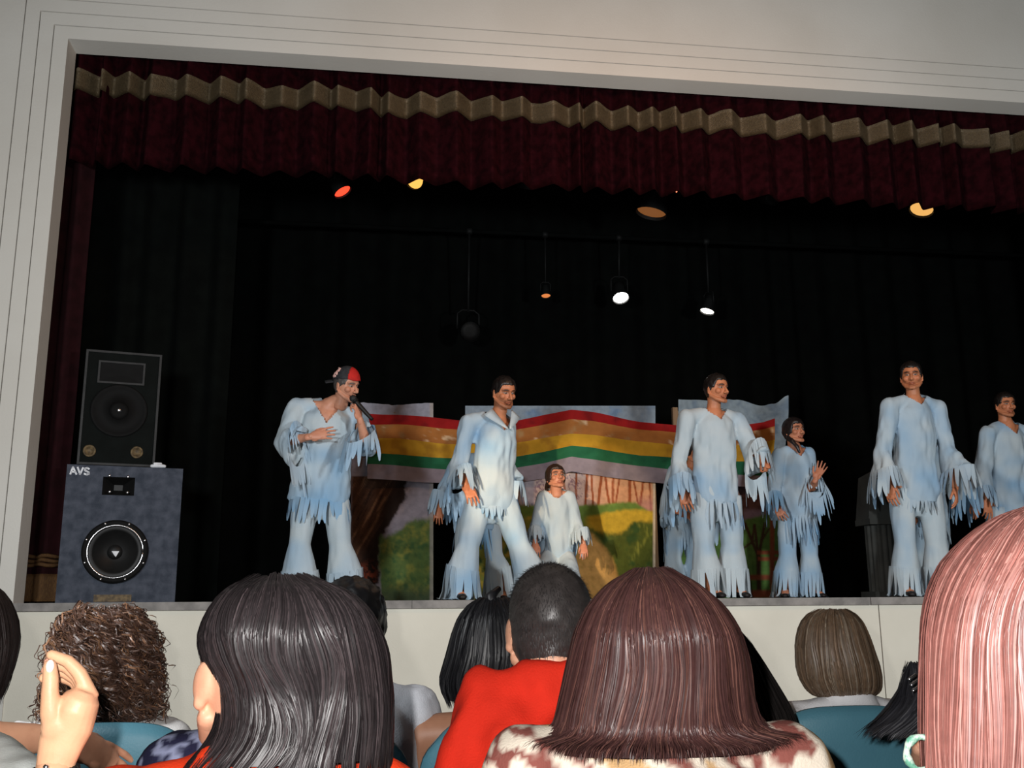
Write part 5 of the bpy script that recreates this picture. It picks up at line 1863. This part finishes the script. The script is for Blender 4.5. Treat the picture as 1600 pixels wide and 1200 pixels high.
# person at the frame edge resting an arm along the seat back
root, J = seated('dark haired person at the frame edge resting a brown forearm along the seat back', (-58, 912), R2, skin=lin(226, 168, 134), neck_off=(0, -.02, -.215), shoulders=.14, hands=('soft', 'relaxed'), backs=dict(A=(-.2, -.6, .8)),
                 over=dict(elA=(-78, 1160, R2 + .22), wrA=(112, 1152, R2 + .40), tipA=(196, 1202, R2 + .44)))
clothes(J, root, 117, lin(222, 228, 224), cuff=0)
lf = HairForm([(906, -80, -36), (915, -110, -8), (940, -130, 12), (970, -142, 22), (1005, -146, 26), (1040, -144, 19), (1075, -140, 6), (1100, -134, -6)], R2, [.9, .95, .95, .95, .9, .85, .8, .75])
AH = (0.018, 0.012, 0.011)
hair_parts(root, lf, AH, 211, N=2000, M=12, width=.0028, face_z=J['head'][2] + .03, jitter=.005)

# ---------------------------------------------------------------- row one
# person at the edge with the raised hand
YH = 1.40
ex = MB()
Q = lambda x, y, dy=0.0: at(x, y, YH + dy)
m_ = 1.0 / (FPX / (YH * .92 * 1.03))     # metres per photo pixel near the hand
ex.tube([Q(84, 1215), Q(88, 1190), Q(96, 1160), Q(108, 1132), Q(120, 1108)], [(27 * m_, 22 * m_), (28 * m_, 22 * m_), (33 * m_, 24 * m_), (36 * m_, 27 * m_), (31 * m_, 34 * m_)], 20, ref=(1, 0, 0), rounded=True)
ex.tube([Q(88, 1150, -.006), Q(80, 1112, -.016), Q(78, 1082, -.020), Q(79, 1058, -.02), Q(78, 1040, -.018)], [17 * m_, 16 * m_, 12.5 * m_, 11.5 * m_, 10 * m_], 14, rounded=True)
ex.ell(Q(92, 1130, -.008), (26 * m_, 20 * m_, 32 * m_))
for k in range(4):
    dy = .004 + .019 * k
    kx, ky = (140, 1097), (143, 1104)
    px_ = [(128, 1098), (142 - 1.5 * k, 1088 + 3 * k), (124 - 2 * k, 1052 + 4 * k), (106 - 3 * k, 1033 + 8 * k), (80 - 4 * k, 1023 + 12 * k)]
    ex.tube([Q(x, y, dy) for x, y in px_], [13 * m_, 12.5 * m_, 11 * m_, 9.8 * m_, 8.0 * m_], 12, rounded=True)
hv, hf, _ = remesh(ex, .0023, 3, .45)
hc_ = np.repeat(np.array([lin(216, 166, 130)]), len(hv), 0)
kn = np.linalg.norm(hv - Q(144, 1094), axis=1)
hc_ = blend(hc_, ss(.02, .006, kn) * .35, (222, 150, 120))
tipm = np.linalg.norm(hv - Q(66, 1030, .03), axis=1)
hc_ = blend(hc_, ss(.035, .01, tipm) * .5, (232, 150, 140))
root, J = seated('person outside the frame edge raising a pinched hand with a dark beaded bracelet', (-190, 890), R1 - .1, skin=lin(216, 166, 130), hands=(None, 'relaxed'), extra=[(hv, hf, hc_)],
                 over=dict(elA=(62, 1420, YH - .05), wrA=(85, 1205, YH)))
clothes(J, root, 119, lin(232, 236, 232), cuff=.12)
nl = MB()
nl.ell(Q(78, 1041, -.0275), (6.2 * m_, .0016, 9.5 * m_), nu=14, nv=8)
o = obj('thumbnail', nl, mat('nail', lin(250, 214, 200), None, 10, .25, spec=.6), root)
mb = MB()
for i in range(22):
    a = 2 * math.pi * i / 22
    mb.ell(Q(85, 1203) + np.array([math.cos(a) * .0265, math.sin(a) * .0215, .003 * math.sin(a + .6)]), .0042, nu=8, nv=6)
obj('bracelet', mb, M_blackplastic, root)
mb = MB(); mb.ell(Q(72, 1199, -.023), .0042, nu=8, nv=6); obj('bracelet_bead', mb, M_steel, root)
# the loose white sleeve over the forearm
mb = MB(); s0_, s1_ = J['elA'], Q(82, 1245)
cap_hair(J, root, 13, BK, line_side=-.05, line_back=-.11, puff=.018)

# woman with dark hair
WH = (0.020, 0.016, 0.017)
def navy(v):
    c = np.repeat(np.array([lin(226, 62, 26)]), len(v), 0)
    fl_ = np.repeat(np.array([lin(44, 44, 70)]), len(v), 0)
    m = ss(.05, .25, vnoise(v * (1, 1, .55), 42, 77))[:, None]
    fl_ = fl_ * (1 - m) + np.array([lin(140, 146, 176)]) * m
    left = ss(0.0, .02, (at(300, 1180, R1)[0] + .004 - v[:, 0]))[:, None] * 1.0
    return c
root, J = seated('woman with long glossy dark hair in an orange top, cheek turned aside', (404, 904), R1, hairc=WH, neck_off=(0, -.025, -.135), face=(-.50, 1, 0), skin=lin(226, 170, 138))
clothes(J, root, 121, navy, cuff=.0, w=.9)
form = HairForm([(902, 408, 470), (908, 378, 505), (925, 352, 545), (955, 330, 575), (990, 317, 592), (1025, 322, 602), (1050, 338, 604), (1080, 346, 607), (1120, 348, 608), (1150, 336, 606), (1180, 305, 605), (1196, 292, 603)], R1, [.9, .95, 1, 1, 1, .95, .9, .85, .8, .75, .7, .7], shift=[0, 0, 0, 0, 0, 0, 0, 0, -.01, -.02, -.03, -.03])
hair_parts(root, form, WH, 213, N=8000, M=16, width=.0017, clump=34, conv=.6, jitter=.007, wave=.16, face_z=J['head'][2] + .02, face_half=1.0, face_phi=math.pi / 2 + .46, hot=((.055, .042, .044), .25), tcut=(.82, 1.06))
# her cheek shows beside the hair
# navy print shoulder of her neighbour
def print_(v):
    c = np.repeat(np.array([lin(40, 40, 66)]), len(v), 0)
    m = ss(.05, .22, vnoise(v * (1, 1, .6), 62, 77) + .3 * vnoise(v, 140, 78))[:, None]
    return c * (1 - m) + np.array([lin(150, 156, 186)]) * m
root, J = seated('person in a navy floral print top hidden behind the long dark hair', (425, 922), R2 - .02, hairc=BK, s=.95, hs=.9)
clothes(J, root, 123, print_, cuff=0, s=.95)
cap_hair(J, root, 15, BK, line_side=-.05, line_back=-.11, puff=.018, hs=.9)

# woman with auburn hair
AU = (0.062, 0.026, 0.024)
def blouse(v):
    c = np.repeat(np.array([lin(226, 214, 196)]), len(v), 0)
    q_ = np.stack([v[:, 0] * .9 + .02 * vnoise(v, 14, 5), v[:, 1], v[:, 2] * .55 + .5 * v[:, 0]], 1)
    w_ = vnoise(q_, 24, 61)
    c = blend(c, ss(.12, .2, w_) * ss(.62, .5, w_), (134, 78, 70))
    c = blend(c, ss(-.3, -.45, w_), (206, 168, 120))
    return c
root, J = seated('woman with long auburn hair curling up at the ends and a swirl patterned blouse', (1020, 892), R1 + .02, hairc=AU, shoulders=.20, neck_off=(0, -.02, -.112), face=(.1, 1, 0))
clothes(J, root, 125, blouse, cuff=.2)
form = HairForm([(890, 1000, 1032), (897, 976, 1058), (915, 950, 1088), (945, 925, 1118), (985, 906, 1142), (1030, 895, 1158), (1075, 884, 1166), (1115, 872, 1174), (1140, 866, 1186), (1165, 862, 1196), (1185, 868, 1190)], R1 + .02, [.9, .95, 1, 1, 1, .95, .9, .85, .8, .75, .7])
hair_parts(root, form, AU, 215, N=8500, M=16, width=.0017, clump=36, conv=.45, jitter=.006, wave=.10, face_z=J['head'][2] + .02, hot=((.13, .058, .045), .22), flip=(.055, .84, .45), tcut=(.84, 1.03))

# near woman with copper hair, cut by the frame
CO = (0.20, 0.075, 0.062)
YD = .98
root, J = seated('woman with copper red hair close to the camera, cut by the frame edge', (1668, 786), YD, hairc=CO)
clothes(J, root, 127, lin(150, 120, 116), cuff=.3)
form = HairForm([(782, 1656, 1700), (790, 1612, 1740), (805, 1572, 1780), (835, 1534, 1815), (880, 1500, 1845), (930, 1478, 1865), (990, 1466, 1876), (1060, 1463, 1880), (1130, 1462, 1882), (1200, 1463, 1882), (1290, 1468, 1880)], YD, [.9, .95, 1, 1, 1, .95, .9, .85, .8, .75, .7])
hair_parts(root, form, CO, 217, N=8500, M=18, width=.0014, clump=46, conv=.5, jitter=.006, wave=.12, face_z=J['head'][2] + .02, hot=((.42, .20, .17), .28), tcut=(.8, 1.03))
M_shell = mat('green white shell', lin(170, 184, 172), lin(80, 130, 110), 90, .35, .2, spec=.5, contrast=(.45, .6))
mb = MB()
pc = at(1442, 1178, YD + .02)
mb.tube([pc + np.array([math.cos(a) * .0155, -.004 * math.cos(a), math.sin(a) * .0165]) for a in np.linspace(0, 2 * math.pi, 25)], [0.0038 + .001 * math.sin(5 * k) for k in range(25)], 10)
obj('shell_earring', mb, M_shell, root)
